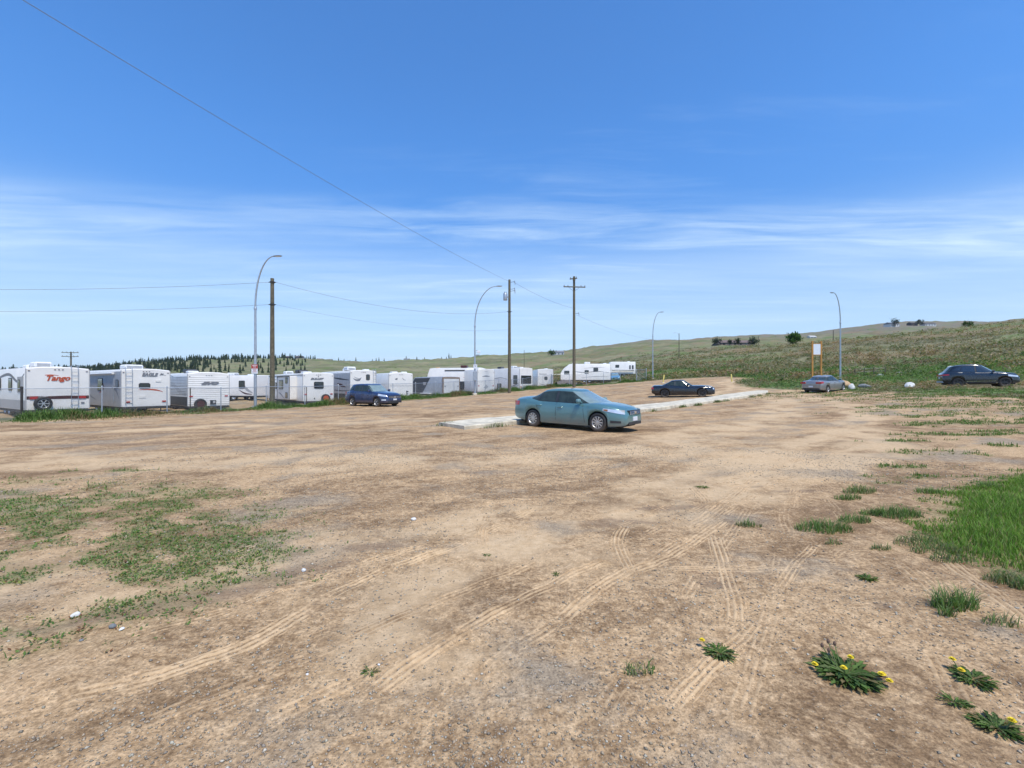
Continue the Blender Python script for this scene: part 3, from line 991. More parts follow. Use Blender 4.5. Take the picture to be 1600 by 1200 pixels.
# ------------------------------------------------------------------ concrete island in the middle of the lot
def island():
    A = np.array([-2.25, 17.06]); B = np.array([22.9, 41.6])
    d_ = (B - A) / np.linalg.norm(B - A); nrm = np.array([-d_[1], d_[0]])
    root = empty('concrete_island', (0, 0, 0)); root['kind'] = 'structure'
    L = np.linalg.norm(B - A)
    cuts = [0, 2.6, 6.3, 10, 13.7, 17.4, 21.1, 24.8, 28.5, 32.2, L]
    for k, (s0, s1) in enumerate(zip(cuts[:-1], cuts[1:])):
        s1 -= .015
        rows = []
        for s in np.linspace(s0, s1, 7):
            c = A + d_ * s
            wL = 1.02; wR = 1.02
            if s < 2.6: wR = 1.02 - .14 * (1 - s / 2.6)
            if s > L - 2: wL = wR = 1.02 - .55 * (1 - (L - s) / 2)
            skew = 0.55 * (1 - s / 2.6) if s < 2.6 else 0
            pl = c + nrm * wL - d_ * skew * -.2; pr = c - nrm * wR - d_ * skew * .2
            gl, gr = h1(*pl), h1(*pr)
            top = (.13 + .05 * float(sstep(0, 4.0, s))) + .012 * math.sin(s * .9)
            gm = (gl + gr) / 2 + top
            rows.append([(pl[0], pl[1], gl - .25), (pl[0], pl[1], gm - .03), (pl[0] - nrm[0] * .03, pl[1] - nrm[1] * .03, gm), (pr[0] + nrm[0] * .03, pr[1] + nrm[1] * .03, gm + .004), (pr[0], pr[1], gm - .03), (pr[0], pr[1], gr - .25)])
        m = MB(); m.grid(rows)
        m.f.append(tuple(range(5, -1, -1))); m.f.append(tuple(len(m.v) - 6 + q for q in range(6)))
        m.build('slab', M_CONC, root)


island()

# ------------------------------------------------------------------ chain-link fence
def fence():
    root = empty('chain_link_fence', (FENCE[1][0], FENCE[1][1], h1(*FENCE[1])), 0, 'galvanised chain-link fence running in front of the parked trailers', 'fence')
    inv = Vector(root.location)
    def loc(p): return tuple(Vector(p) - inv)
    posts = []
    for (a, b) in zip(FENCE[:-1], FENCE[1:]):
        L = math.dist(a, b); k = max(1, round(L / 3.05))
        posts += [(a[0] + (b[0] - a[0]) * i / k, a[1] + (b[1] - a[1]) * i / k) for i in range(k)]
    posts.append(FENCE[-1])
    def fh(x, y): return 1.52 + .42 * float(sstep(60, 72, y))
    corner = {FENCE[1], FENCE[2], FENCE[3], FENCE[4]}
    for p in posts:
        z = h1(*p); r = .05 if p in corner else .030
        m = MB(); hh = fh(*p) + .05
        m.tube([loc((p[0], p[1], z - .3)), loc((p[0], p[1], z + hh))], r, 8)
        m.lathe([(r * 1.25, 0), (r * 1.25, .03), (r * .5, .07), (0.002, .075)], loc((p[0], p[1], z + hh - .01)), (0, 0, 1), 8)
        m.build('post', M_CHAS if p == FENCE[1] else M_GALV, root)
    for p, q in zip(posts[:-1], posts[1:]):
        zp, zq = h1(*p), h1(*q)
        MB().tube([loc((p[0], p[1], zp + fh(*p))), loc((q[0], q[1], zq + fh(*q)))], .021, 6).build('top_rail', M_GALV, root)
    # woven wire: straight diagonal strands in both directions
    Vs, Ts = [], []; b = 0
    for p, q in zip(posts[:-1], posts[1:]):
        P = np.array([p[0], p[1]]); Q = np.array([q[0], q[1]]); L = np.linalg.norm(Q - P)
        zp, zq = h1(*p) + .03, h1(*q) + .03; hp = fh(*p) - .02
        sp = .075 if p[1] < 45 else .11
        th = .0022 if p[1] < 45 else .003
        d_ = (Q - P) / L; nn = np.array([-d_[1], d_[0]])
        s0 = np.arange(-hp, L, sp)
        for sgn in (1, -1):
            for s in s0:
                # strand rises from (s,0) to (s+hp,hp), clipped to the bay
                a0 = max(0, -s); a1 = min(hp, L - s)
                if a1 - a0 < .05: continue
                e0, e1 = s + a0, s + a1
                if sgn < 0: e0, e1 = L - e0, L - e1
                pts = []
                for e, hz in ((e0, a0), (e1, a1)):
                    c = P + d_ * e; zz = zp + (zq - zp) * e / L + hz
                    pts.append((c, zz))
                for (c, zz) in pts:
                    o = nn * th * sgn
                    Vs += [(c[0] + o[0] + d_[0] * th, c[1] + o[1] + d_[1] * th, zz), (c[0] + o[0] - d_[0] * th, c[1] + o[1] - d_[1] * th, zz), (c[0] - o[0], c[1] - o[1], zz + th)]
                for k in range(3):
                    Ts.append((b + k, b + (k + 1) % 3, b + 3 + (k + 1) % 3, b + 3 + k))
                b += 6
    V = np.array(Vs) - np.array(inv)
    o = np_mesh('wire_mesh', V, Ts, M_WIRE, parent=root)
    o['kind'] = 'stuff'


fence()

# ------------------------------------------------------------------ street lamps
def street_lamp(x, y, hgt, reach, bend, label, label_box=None):
    z = h1(x, y)
    root = empty('street_lamp', (x, y, z), math.atan2(reach[1], reach[0]), label, 'street lamp', 'curved steel street lamps around the lot')
    rc = math.hypot(*reach)
    MB().lathe([(.26, -.3), (.26, .16), (.24, .18), (.001, .18)], (0, 0, 0), (0, 0, 1), 16).build('footing', M_CONC, root, 'auto')
    base = MB(); base.box(-.17, .17, -.17, .17, .18, .205)
    for sx in (-.12, .12):
        for sy in (-.12, .12): base.lathe([(.02, .2), (.02, .25), (.001, .25)], (sx, sy, 0), (0, 0, 1), 6)
    base.build('base_plate', M_GALV, root)
    MB().tube([(0, 0, .2), (0, 0, bend)], .105, 12, r2=.075).build('pole', M_GALV, root, 'auto')
    MB().lathe([(.10, -.10), (.105, -.08), (.105, .08), (.09, .1)], (0, 0, bend), (0, 0, 1), 12).build('collar', M_GALV, root, 'auto')
    pts = [(0, 0, bend)]
    for q in np.linspace(0, 1, 14):
        t = q * math.pi / 2
        pts.append((rc * (1 - math.cos(t)), 0, bend + .05 + (hgt - bend - .05) * math.sin(t)))
    MB().tube(pts, .072, 10, r2=.034).build('arm', M_GALV, root, 'auto')
    hd = MB(); x0 = rc - .05
    prof_ = [(0, .05, .05), (.15, .10, .065), (.40, .15, .06), (.62, .12, .045), (.70, .05, .02)]
    rows = []
    for s, w_, t_ in prof_:
        rows.append([(x0 + s, w_ * math.cos(q), hgt - .01 + t_ * math.sin(q) * (1 if math.sin(q) > 0 else .55)) for q in [2 * math.pi * k / 12 for k in range(13)]])
    hd.grid(rows); head = hd.build('lamp_head', M_GREYG, root, 'auto')
    MB().box(x0 + .2, x0 + .58, -.09, .09, hgt - .055, hgt - .045).build('lens', M_LENS, head)
    return root


LAMP1 = street_lamp(gz(399, 33.0), 33.0, 11.0, (1.5, -.3), 7.3, 'tall curved street lamp with a red and white notice, nearest the camera')
LAMP2 = street_lamp(gz(742, 50.2), 50.2, 11.9, (2.4, -.4), 7.6, 'curved street lamp beside the fence, behind the silver cargo trailer end')
LAMP3 = street_lamp(gz(1020, 77.5), 77.5, 11.4, (1.0, -.6), 7.4, 'farthest curved street lamp, at the end of the fence by a yellow post')
LAMP4 = street_lamp(gz(1313, 58.0), 58.0, 10.9, (-1.2, -.5), 7.2, 'curved street lamp rising behind the parked grey sedan')

# notices and boxes fixed to the lamp posts
def notice(name, x, y, z, w, hh, label, top=None):
    root = empty(name, (x, y, z), 0, label, 'sign')
    MB().box(-w / 2, w / 2, -.012, 0, 0, hh).build('panel', M_BOARD, root)
    if top:
        MB().box(-w / 2 + .001, w / 2 - .001, -.016, -.0125, hh * .55, hh - .002).build('red_field', M_REDG, root)
        m = MB()
        for k, ww in enumerate((.62, .5, .7)): m.box(-w * ww / 2, w * ww / 2, -.015, -.0125, hh * (.42 - .13 * k), hh * (.47 - .13 * k))
        m.build('printed_line', M_REDG, root)
        m = MB()
        for k, ww in enumerate((.7, .5)): m.box(-w * ww / 2, w * ww / 2, -.019, -.0165, hh * (.86 - .16 * k), hh * (.92 - .16 * k))
        m.build('printed_heading', M_BOARD, root)
    else:
        m = MB()
        for k, ww in enumerate((.6, .4)): m.box(-w * ww / 2, w * ww / 2, -.015, -.0125, hh * (.65 - .25 * k), hh * (.75 - .25 * k))
        m.build('printed_line', M_GREYG, root)


zl = h1(LAMP1.location.x, LAMP1.location.y)
notice('warning_sign', LAMP1.location.x + .02, LAMP1.location.y - .12, 2.55 - .15, .46, .66, 'red and white notice fixed to the nearest lamp post', True)
notice('small_notice', LAMP2.location.x + .06, LAMP2.location.y - .13, 3.35, .42, .45, 'small white notice on the lamp post near the cargo trailer')
cb = empty('control_box', (LAMP2.location.x, LAMP2.location.y - .12, 2.0), 0, 'grey metal box strapped to the lamp post near the cargo trailer', 'box')
MB().bevbox(-.20, .26, -.22, 0, 0, 1.05, .02).build('case', M_GALV, cb)
MB().box(-.17, .23, -.235, -.222, .05, 1.0).build('door', M_GALV, cb)
sc_ = empty('security_camera', (LAMP2.location.x + .1, LAMP2.location.y - .1, 5.35), 0, 'small camera on a bracket halfway up the second lamp post', 'camera')
MB().tube([(0, 0, 0), (.30, -.05, 0)], .03, 8).build('bracket', M_GALV, sc_)
MB().bevbox(.12, .52, -.16, .02, -.30, -.04, .03).build('housing', M_BOARD, sc_)

# ------------------------------------------------------------------ timber utility poles
def utility_pole(x, y, top, r, label, arms=(), extras=(), lamp=False):
    z = h1(x, y)
    root = empty('utility_pole', (x, y, z), 0, label, 'utility pole', 'timber utility poles')
    T = top - z
    MB().tube([(0, 0, -.5), (0, 0, T * .5), (0, 0, T)], r, 12, r2=r * .68).build('pole', M_POLE, root, 'auto')
    for (zz, half, ang, ins) in arms:
        ca, sa = math.cos(ang), math.sin(ang)
        m = MB()
        m.box(-half, half, -.06, .06, -.07, .07)
        V = [(p[0] * ca - (p[1] - r - .03) * sa, p[0] * sa + (p[1] - r - .03) * ca, p[2] + zz - z) for p in m.v]
        m.v = V
        arm = m.build('crossarm', M_POLE, root)
        for k in ins:
            px_, py_ = k * half * ca + (r + .03) * sa, k * half * sa - (r + .03) * ca
            MB().lathe([(.03, .07), (.06, .10), (.045, .15), (.065, .17), (.045, .22), (.055, .25), (.001, .29)], (px_, py_, zz - z), (0, 0, 1), 8).build('insulator', M_GREYG, arm)
        for sgn in (-1, 1):
            MB().tube([(sgn * half * .45 * ca, sgn * half * .45 * sa, zz - z - .06), (0, 0, zz - z - .62)], .018, 5).build('brace', M_CHAS, root)
    for kind, zz in extras:
        if kind == 'transformer':
            m = MB(); m.lathe([(.001, -.42), (.22, -.42), (.24, -.38), (.24, .36), (.20, .42), (.001, .43)], (-r - .30, -.05, zz - z), (0, 0, 1), 16)
            t = m.build('transformer', M_GALV, root, 'auto')
            for q in (-.1, .1): MB().lathe([(.03, 0), (.05, .05), (.03, .1), (.05, .15), (.001, .22)], (-r - .30 + q, -.05, zz - z + .43), (0, 0, 1), 8).build('bushing', M_GREYG, t)
            MB().box(-r - .1, 0, -.08, -.02, zz - z - .1, zz - z + .1).build('hanger', M_GALV, root)
        if kind == 'cutout':
            MB().tube([(r * .6, 0, zz - z), (r + .42, -.05, zz - z + .05)], .025, 6).build('bracket', M_CHAS, root)
            MB().tube([(r + .42, -.05, zz - z + .18), (r + .48, -.05, zz - z - .30)], .035, 6).build('fuse_cutout', M_GREYG, root)
        if kind == 'clamp':
            MB().lathe([(r * .92, -.05), (r * .98, -.04), (r * .98, .04), (r * .92, .05)], (0, 0, zz - z), (0, 0, 1), 12).build('clamp', M_CHAS, root)
            MB().tube([(-r - .10, 0, zz - z), (r + .10, 0, zz - z)], .03, 6).build('cable_bracket', M_CHAS, root)
    if lamp:
        MB().tube([(0, 0, T - .3), (-.8, -.2, T + .15), (-1.7, -.4, T + .2)], .04, 6).build('lamp_arm', M_GALV, root)
        MB().bevbox(-2.2, -1.7, -.5, -.3, T + .12, T + .24, .03).build('lamp_head', M_GALV, root)
    return root


pA = (gz(425.5, 34.2), 34.2); pB = (gz(796, 54.5), 54.5); pC = (gz(897, 66.5), 66.5)
def zt(py_, Z): return EYE + (600 - py_) / F * Z
utility_pole(*pA, zt(435, 34.2), .185, 'bare timber pole beside the nearest street lamp', (), (('clamp', zt(441, 34.2)), ('clamp', zt(476, 34.2))))
utility_pole(*pB, zt(437, 54.5), .20, 'timber pole carrying a grey transformer can', (), (('transformer', zt(464, 54.5)), ('cutout', zt(441, 54.5)), ('cutout', zt(455, 54.5)), ('cutout', zt(452, 54.5)), ('clamp', zt(487, 54.5))))
utility_pole(*pC, zt(432, 66.5), .24, 'tall timber pole with a long crossarm behind the teal sedan', ((zt(449, 66.5), 1.62, .10, (-.95, -.6, .6, .95)), (zt(436, 66.5), .55, -.5, (-.8, .8))), (('cutout', zt(490, 66.5)),))
utility_pole(gz(1061, 178), 178, zt(521, 178), .17, 'distant pole with a lamp arm on the right-hand slope', (), (), True)
utility_pole(gz(819, 300), 300, zt(547, 300), .19, 'distant bare pole on the slope left of the crossarm pole')
utility_pole(gz(1302, 205), 205, zt(516, 205), .20, 'thin bare pole on the crest behind the white board')
utility_pole(gz(111, 112), 112, zt(549.5, 112), .22, 'pole with two crossarms rising behind the leftmost trailers', ((zt(551, 112), 1.9, .1, (-.9, -.4, .4, .9)), (zt(557, 112), 1.9, .1, (-.9, -.4, .4, .9))))


def cable(p, q, sag, r, label):
    P, Q = Vector(p), Vector(q)
    n = 40
    pts = [P.lerp(Q, i / n) - Vector((0, 0, sag * 4 * (i / n) * (1 - i / n))) for i in range(n + 1)]
    m = MB(); m.tube([tuple(v - P) for v in pts], r, 5)
    o = m.build('overhead_cable', M_GREYG, None, True)
    o.location = P
    tag(o, label, 'cable', 'overhead cables between the poles')


A1 = (pA[0] - .25, pA[1], zt(441, pA[1])); A2 = (pA[0] - .25, pA[1], zt(476, pA[1]))
A1r = (pA[0] + .25, pA[1], zt(441, pA[1])); A2r = (pA[0] + .25, pA[1], zt(476, pA[1]))
cable((-62, 31.0, 9.3), A1, .85, .012, 'upper cable running left from the bare timber pole')
cable((-62, 31.0, 7.6), A2, .75, .011, 'lower cable running left from the bare timber pole')
cable(A1r, (pB[0] - .25, pB[1], zt(487, pB[1])), 1.05, .011, 'upper sagging cable between the bare pole and the transformer pole')
cable(A2r, (pB[0] - .22, pB[1], zt(515, pB[1])), .75, .007, 'thin lower cable between the bare pole and the transformer pole')
cable((-24.5, -20.0, 13.6), (pB[0], pB[1], zt(440, pB[1])), 1.25, .011, 'long cable crossing the sky down to the transformer pole')
cable((pB[0] + .55, pB[1], zt(441, pB[1])), (pC[0], pC[1], zt(482, pC[1])), .35, .014, 'short cable from the transformer pole to the crossarm pole')
cable((pC[0] + .3, pC[1], zt(492, pC[1])), (gz(1061, 178), 178, zt(523, 178)), 2.6, .012, 'faint cable from the crossarm pole towards the right-hand slope')

# ------------------------------------------------------------------ trailers in the storage yard
def text_mesh(body, size, shear=0.0, bold=0.0, depth=.006):
    cu = bpy.data.curves.new('lettering', 'FONT')
    cu.body = body; cu.size = size; cu.shear = shear; cu.extrude = depth; cu.offset = bold; cu.resolution_u = 3
    tmp = bpy.data.objects.new('lettering', cu); COL.objects.link(tmp)
    bpy.context.view_layer.update()
    me = bpy.data.meshes.new_from_object(tmp.evaluated_get(bpy.context.evaluated_depsgraph_get()))
    bpy.data.objects.remove(tmp); bpy.data.curves.remove(cu)
    return me


def rear_place(xl, xr, Z, w):
    """left rear corner at depth Z in direction xl; angle so that a rear of width w spans to direction xr"""
    ul, ur = (xl - 800) / F, (xr - 800) / F
    px_, py_ = ul * Z, Z
    base = math.atan(-ur)
    c = abs(px_ - ur * py_) / math.hypot(1, ur) / w
    return px_, py_, base + math.acos(min(1, c))


def wheel_parts(parent, c, axis, r, w, rimmat, n=24, spokes=0):
    """wheel > tyre, rim"""
    A = Vector(axis)
    hub = MB().lathe([(.001, -w * .35), (r * .55, -w * .35), (r * .55, w * .20), (.001, w * .20)], c, axis, 16).build('wheel', M_CHAS, parent)
    MB().lathe([(r * .60, -w * .5), (r * .90, -w * .5), (r * .985, -w * .36), (r, -w * .1), (r, w * .1), (r * .985, w * .36), (r * .90, w * .5), (r * .64, w * .5), (r * .60, w * .36)], c, axis, n).build('tyre', M_BLACK, hub, True)
    m = MB()
    m.lathe([(r * .64, w * .47), (r * .61, w * .48), (r * .56, w * .36), (r * .55, w * .22)], c, axis, n)
    m.lathe([(r * .16, w * .26), (r * .16, w * .40), (r * .10, w * .43), (.001, w * .43)], c, axis, 12)
    if spokes:
        U = A.cross(Vector((0, 0, 1))).normalized(); V = A.cross(U); C = Vector(c)
        for k in range(spokes):
            q = 2 * math.pi * k / spokes
            e = U * math.cos(q) + V * math.sin(q); t = A.cross(e)
            hw0, hw1 = r * .045, r * .085
            o0, o1 = A * (w * .41), A * (w * .43)
            b = [C + e * r * .12 + t * hw0, C + e * r * .60 + t * hw1, C + e * r * .60 - t * hw1, C + e * r * .12 - t * hw0]
            m.add([tuple(p + o1) for p in b] + [tuple(p + A * (w * .30)) for p in b], [(0, 1, 2, 3), (4, 7, 6, 5), (0, 4, 5, 1), (1, 5, 6, 2), (2, 6, 7, 3), (3, 7, 4, 0)])
    else:
        m.lathe([(r * .56, w * .38), (r * .40, w * .24), (r * .2, w * .26)], c, axis, n)
    m.build('rim', rimmat, hub, 'auto')
    return hub


class Trailer:
    def __init__(s, name, label, pos, a, w, L, zb, h, mat=None, rake=.35, crown=.07, cat='trailer', under=True, axles=2, wheel_r=.34, roofmat=None):
        g0 = h1(*pos)
        s.w, s.L, s.h = w, L, h
        s.root = empty(name, (pos[0], pos[1], g0), a, label, cat, 'trailers stored behind the fence')
        s.zb = zb = zb - g0 if zb is not None else .45
        s.zt = zb + h
        mat = mat or M_WHITE
        st = [(0, zb, s.zt - .05), (.05, zb, s.zt), (L * .5, zb, s.zt), (L - rake - .5, zb, s.zt), (L - rake, zb, s.zt - .05), (L - rake * .35, zb, zb + h * .72), (L, zb + .08, zb + h * .45), (L - .05, zb, zb + h * .25)]
        st = st[:-1] if rake > 0 else st[:4] + [(L, zb, s.zt - .05)]
        rows = []
        for (yy, b, t) in st:
            k = crown if t > zb + h * .8 else crown * .5
            rows.append([(0, yy, b), (0, yy, t - .08), (.035, yy, t - .015), (.25 * w, yy, t + k * .75), (.5 * w, yy, t + k), (.75 * w, yy, t + k * .75), (w - .035, yy, t - .015), (w, yy, t - .08), (w, yy, b)])
        m = MB(); m.grid(rows)
        n = 9
        m.f.append(tuple(range(n - 1, -1, -1))); k = (len(rows) - 1) * n; m.f.append(tuple(k + q for q in range(n)))
        for i in range(len(rows) - 1): m.f.append((i * n, i * n + n - 1, (i + 1) * n + n - 1, (i + 1) * n))
        s.body = m.build('body', mat, s.root, 'auto')
        # edge mouldings
        m = MB()
        for xx in (-.012, w - .028): m.box(xx, xx + .04, -.014, .03, zb + .02, s.zt - .06)
        m.build('corner_moulding', M_MIDG, s.root)
        if under:
            MB().box(.06, w - .06, -.06, L * .96, zb - .16, zb - .003).build('chassis', M_CHAS, s.root)
            MB().bevbox(.05, w - .05, -.20, -.08, zb - .14, zb - .03, .01).build('bumper', M_CHAS, s.root)
            y0 = L * .42
            for k in range(axles):
                for xx, ax in ((.16, (-1, 0, 0)), (w - .16, (1, 0, 0))):
                    wheel_parts(s.root, (xx, y0 + k * .86, wheel_r), ax, wheel_r, .21, M_ALLOY)
            MB().tube([(w / 2, L * .95, zb - .08), (w / 2, L + 1.0, zb - .1)], .06, 6).build('hitch', M_CHAS, s.root)
            for xx in (.35, w - .35): MB().tube([(xx, .5, zb - .1), (xx, .42, .02)], .03, 6).build('stabiliser', M_CHAS, s.root)

    def P(s, face, u, v, off):
        """point on a face; u across (rear) or forward (sides), v above the floor line"""
        if face == 'rear': return (u, -off, s.zb + v)
        if face == 'left': return (-off, u, s.zb + v)
        return (s.w + off, u, s.zb + v)

    def slab(s, face, poly, name, mat, off0=.004, off1=.012, parent=None):
        m = MB(); n = len(poly)
        a = [s.P(face, u, v, off0) for u, v in poly]; b = [s.P(face, u, v, off1) for u, v in poly]
        m.add(a + b, [tuple(range(n)), tuple(range(2 * n - 1, n - 1, -1))] + [(i, (i + 1) % n, n + (i + 1) % n, n + i) for i in range(n)])
        return m.build(name, mat, parent or s.root)

    def rect(s, face, u0, u1, v0, v1, name, mat, off0=.004, off1=.02, parent=None, b=0):
        if b: poly = [(u0 + b, v0), (u1 - b, v0), (u1, v0 + b), (u1, v1 - b), (u1 - b, v1), (u0 + b, v1), (u0, v1 - b), (u0, v0 + b)]
        else: poly = [(u0, v0), (u1, v0), (u1, v1), (u0, v1)]
        return s.slab(face, poly, name, mat, off0, off1, parent)

    def window(s, face, u0, u1, v0, v1, split=None):
        f = s.rect(face, u0, u1, v0, v1, 'window', M_DARK, .003, .030, b=.07)
        g_ = .045
        cuts = [u0 + g_] + ([(u0 + u1) / 2 - .012, (u0 + u1) / 2 + .012] if split else []) + [u1 - g_]
        for k in range(0, len(cuts), 2): s.rect(face, cuts[k], cuts[k + 1], v0 + g_, v1 - g_, 'pane', M_GLASS, .031, .034, f, b=.04)
        return f

    def swoosh(s, face, pts, widths, name, mat):
        """tapering curved stripe through (u,v) points"""
        c = spline(pts, .12); n = len(c)
        wd = np.interp(np.linspace(0, 1, n), np.linspace(0, 1, len(widths)), widths)
        t = np.gradient(c, axis=0); t /= np.linalg.norm(t, axis=1)[:, None] + 1e-9
        nn = np.stack([-t[:, 1], t[:, 0]], 1)
        m = MB()
        rows = [[s.P(face, *(c[i] + nn[i] * wd[i] / 2), .003), s.P(face, *(c[i] + nn[i] * wd[i] / 2), .007), s.P(face, *(c[i] - nn[i] * wd[i] / 2), .007), s.P(face, *(c[i] - nn[i] * wd[i] / 2), .003)] for i in range(n)]
        m.grid(rows)
        return m.build(name, mat, s.root)

    def text(s, body, u, v, size, mat, shear=0.0, bold=0.0, sx=1.0, tilt=0.0):
        me = text_mesh(body, size, shear, bold)
        o = new_obj('lettering', me, mat, s.root)
        o.rotation_euler = (R(90), -tilt, 0)
        o.scale = (sx, 1, 1)
        o.location = (u, -.016, s.zb + v)
        return o

    def side_text(s, body, u, v, size, mat, shear=0.0, bold=0.0, sx=1.0):
        """on the left side, reading towards the rear"""
        o = new_obj('lettering', text_mesh(body, size, shear, bold), mat, s.root)
        o.rotation_euler = (R(90), 0, R(-90)); o.scale = (sx, 1, 1)
        o.location = (-.016, u, s.zb + v)
        return o

    def tails(s, v=.45, wd=.22, hh=.10, inset=.12):
        for u in (inset, s.w - inset - wd): s.rect('rear', u, u + wd, v, v + hh, 'tail_light', M_RED, .004, .035)

    def markers(s, v=None, mat=None):
        v = v or s.h - .20
        for u in (s.w * .44, s.w * .5, s.w * .56): s.rect('rear', u - .035, u + .035, v, v + .03, 'marker_light', mat or M_DREDG, .004, .025)
        for u in (.08, s.w - .16): s.rect('rear', u, u + .08, v - .08, v - .05, 'marker_light', mat or M_DREDG, .004, .025)

    def ac(s, y0, x0=None, ln=.95, wd=.68, hh=.30, mat=None):
        x0 = s.w * .5 - wd / 2 if x0 is None else x0
        z0 = s.zt + .03
        m = MB(); m.bevbox(x0, x0 + wd, y0, y0 + ln, z0, z0 + hh, .07)
        o = m.build('air_conditioner', mat or M_ROOF, s.root)
        m = MB()
        for k in range(3): m.box(x0 + .1, x0 + wd - .1, y0 - .006, y0 + .003, z0 + .08 + k * .06, z0 + .11 + k * .06)
        m.build('grille', M_GREYG, o)

    def vent(s, y0, x0, sz=.42, mat=None):
        MB().bevbox(x0, x0 + sz, y0, y0 + sz, s.zt + .02, s.zt + .17, .04).build('roof_vent', mat or M_ROOF, s.root)

    def ladder(s, u0, u1, top=.22):
        m = MB(); zt_ = s.zt + top
        for u in (u0, u1): m.tube([(u, .25, s.zt + .06), (u, -.06, zt_ - .08), (u, -.10, s.zt - .1), (u, -.10, s.zb + .25), (u, -.01, s.zb + .2)], .016, 6)
        m.build('ladder_rail', M_GALV, s.root)
        for k in range(6):
            z = s.zb + .4 + k * (s.h - .6) / 5
            MB().tube([(u0, -.10, z), (u1, -.10, z)], .013, 6).build('ladder_rung', M_GALV, s.root)

    def spare(s, u, v, r=.34, cover=None):
        c = (u, -.15, s.zb + v)
        h_ = wheel_parts(s.root, c, (0, -1, 0), r, .22, M_ALLOY, 28, 0 if cover else 6)
        if cover:
            MB().lathe([(.001, .125), (r * .45, .125), (r * .62, .12), (r * .66, .10)], c, (0, -1, 0), 24).build('hub_cover', cover, h_)
        MB().box(u - .05, u + .05, -.05, 0, s.zb + v - .1, s.zb + v + .1).build('spare_bracket', M_CHAS, s.root)


def tr(name, label, xl, xr, Z, w, L, ytop, ybot, **k):
    x, y, a = rear_place(xl, xr, Z, w)
    zb = EYE - (ybot - 600) / F * Z; ztp = EYE - (ytop - 600) / F * Z
    return Trailer(name, label, (x, y), a, w, L, zb, ztp - zb, **k)


# --- first trailer: red script lettering, spare wheel, dark red band
t = tr('travel_trailer', 'white trailer with red script lettering and a spare wheel, beside the fence corner', 40, 140, 23.6, 2.52, 8.6, 574, 641)
t.text('Tango', .72, t.h - .68, .385, M_ORANGE, .35, .012, 1.0, .02)
t.swoosh('rear', [(.72, t.h - .39), (.95, t.h - .37), (1.25, t.h - .40)], [.03, .04, .02], 'flourish', M_ORANGE)
t.rect('rear', .04, t.w - .02, .55, .72, 'lower_band', M_DREDG, .003, .007)
t.swoosh('rear', [(.10, .62), (.9, .72), (1.7, .76), (2.4, .70)], [.02, .05, .05, .02], 'band_curve', M_WHITE)
for u in (.15, 2.06): t.rect('rear', u, u + .30, .56, .70, 'tail_light', M_RED, .008, .04)
t.spare(.62, .32, .36)
t.markers(t.h - .10); t.ladder(1.74, 2.02); t.ac(1.1, .55, .95, .72, .32); t.ac(4.9, 1.0, .9, .66, .26); t.vent(3.0, 1.7)
t.rect('rear', 2.16, 2.30, .26, .36, 'outlet_vent', M_GREYG, .003, .02)
t.rect('left', .35, 1.5, .9, 1.75, 'slide_out_trim', M_MIDG, .003, .02)
t.window('left', .9, 1.35, .95, 1.6); t.window('left', 2.6, 3.3, 1.0, 1.7); t.window('left', 5.0, 5.8, 1.0, 1.7)
t.swoosh('left', [(.2, 1.9), (1.5, 1.5), (3.4, 1.9), (6.5, 1.6)], [.04, .16, .14, .04], 'side_stripe', M_GREYG)
t.rect('left', .1, 8.0, .04, .5, 'lower_skirt', M_MIDG, .003, .008)

# --- second: silver sides, small window in the rear
t = tr('travel_trailer', 'white trailer with a dark rear window and a rust-red arrow stripe', 189, 266, 27.2, 2.50, 9.0, 577, 636)
t.text('EAGLE', 1.02, t.h - .38, .27, M_GREYG, .25, .012, 1.0)
t.rect('rear', 1.05, 1.75, t.h - .43, t.h - .415, 'lettering_underline', M_GREYG, .003, .01)
t.text('Jay', 1.96, t.h - .28, .14, M_GREYG, .4, .004)
t.swoosh('rear', [(1.92, t.h - .32), (2.1, t.h - .30), (2.28, t.h - .34)], [.01, .03, .01], 'emblem', M_GREYG)
t.window('rear', .86, 1.44, 1.12, 1.44)
t.swoosh('rear', [(.86, 1.02), (1.4, 1.04), (1.85, .98), (2.1, .88)], [.02, .06, .09, .02], 'arrow_stripe', M_ORANGE)
t.rect('rear', 1.72, 2.0, 1.52, 1.66, 'refrigerator_vent', M_WHITE, .003, .03)
t.rect('rear', .88, 1.22, .52, .68, 'hatch', M_WHITE, .003, .02)
t.tails(.24, .2, .09, .24); t.ladder(.20, .52, .2); t.ac(.9, .45, .95, .95, .30); t.markers(t.h - .12); t.vent(4, 1.2)
t.rect('left', .02, 8.7, .02, t.h - .12, 'silver_side_panel', M_MIDG, .002, .006)
t.window('left', .35, .85, 1.15, 1.65); t.window('left', 3.2, 4.1, .95, 1.75); t.window('left', 6.4, 7.1, 1.0, 1.6)
m = MB(); m.tube([t.P('left', 1.0, t.h - .22, .10), t.P('left', 6.6, t.h - .22, .10)], .07, 10); m.build('awning_roll', M_WHITE, t.root)
for q in (1.1, 6.5): MB().tube([t.P('left', q, t.h - .25, .06), t.P('left', q, .25, .04)], .02, 6).build('awning_arm', M_GALV, t.root)
t.swoosh('left', [(3.6, .80), (3.0, 1.15), (3.4, 1.5), (4.4, 1.6)], [.03, .12, .10, .02], 'side_curve', M_DREDG)
t.swoosh('left', [(3.9, .78), (3.2, 1.05), (3.5, 1.35), (4.2, 1.45)], [.03, .08, .08, .02], 'side_curve', M_ORANGE)
t.swoosh('left', [(.3, .5), (.8, 1.0), (1.6, 1.2)], [.04, .22, .04], 'side_flash', M_GREYG)
t.swoosh('left', [(4.5, .35), (6, .75), (8.0, 1.9)], [.04, .16, .03], 'side_flash', M_GREYG)

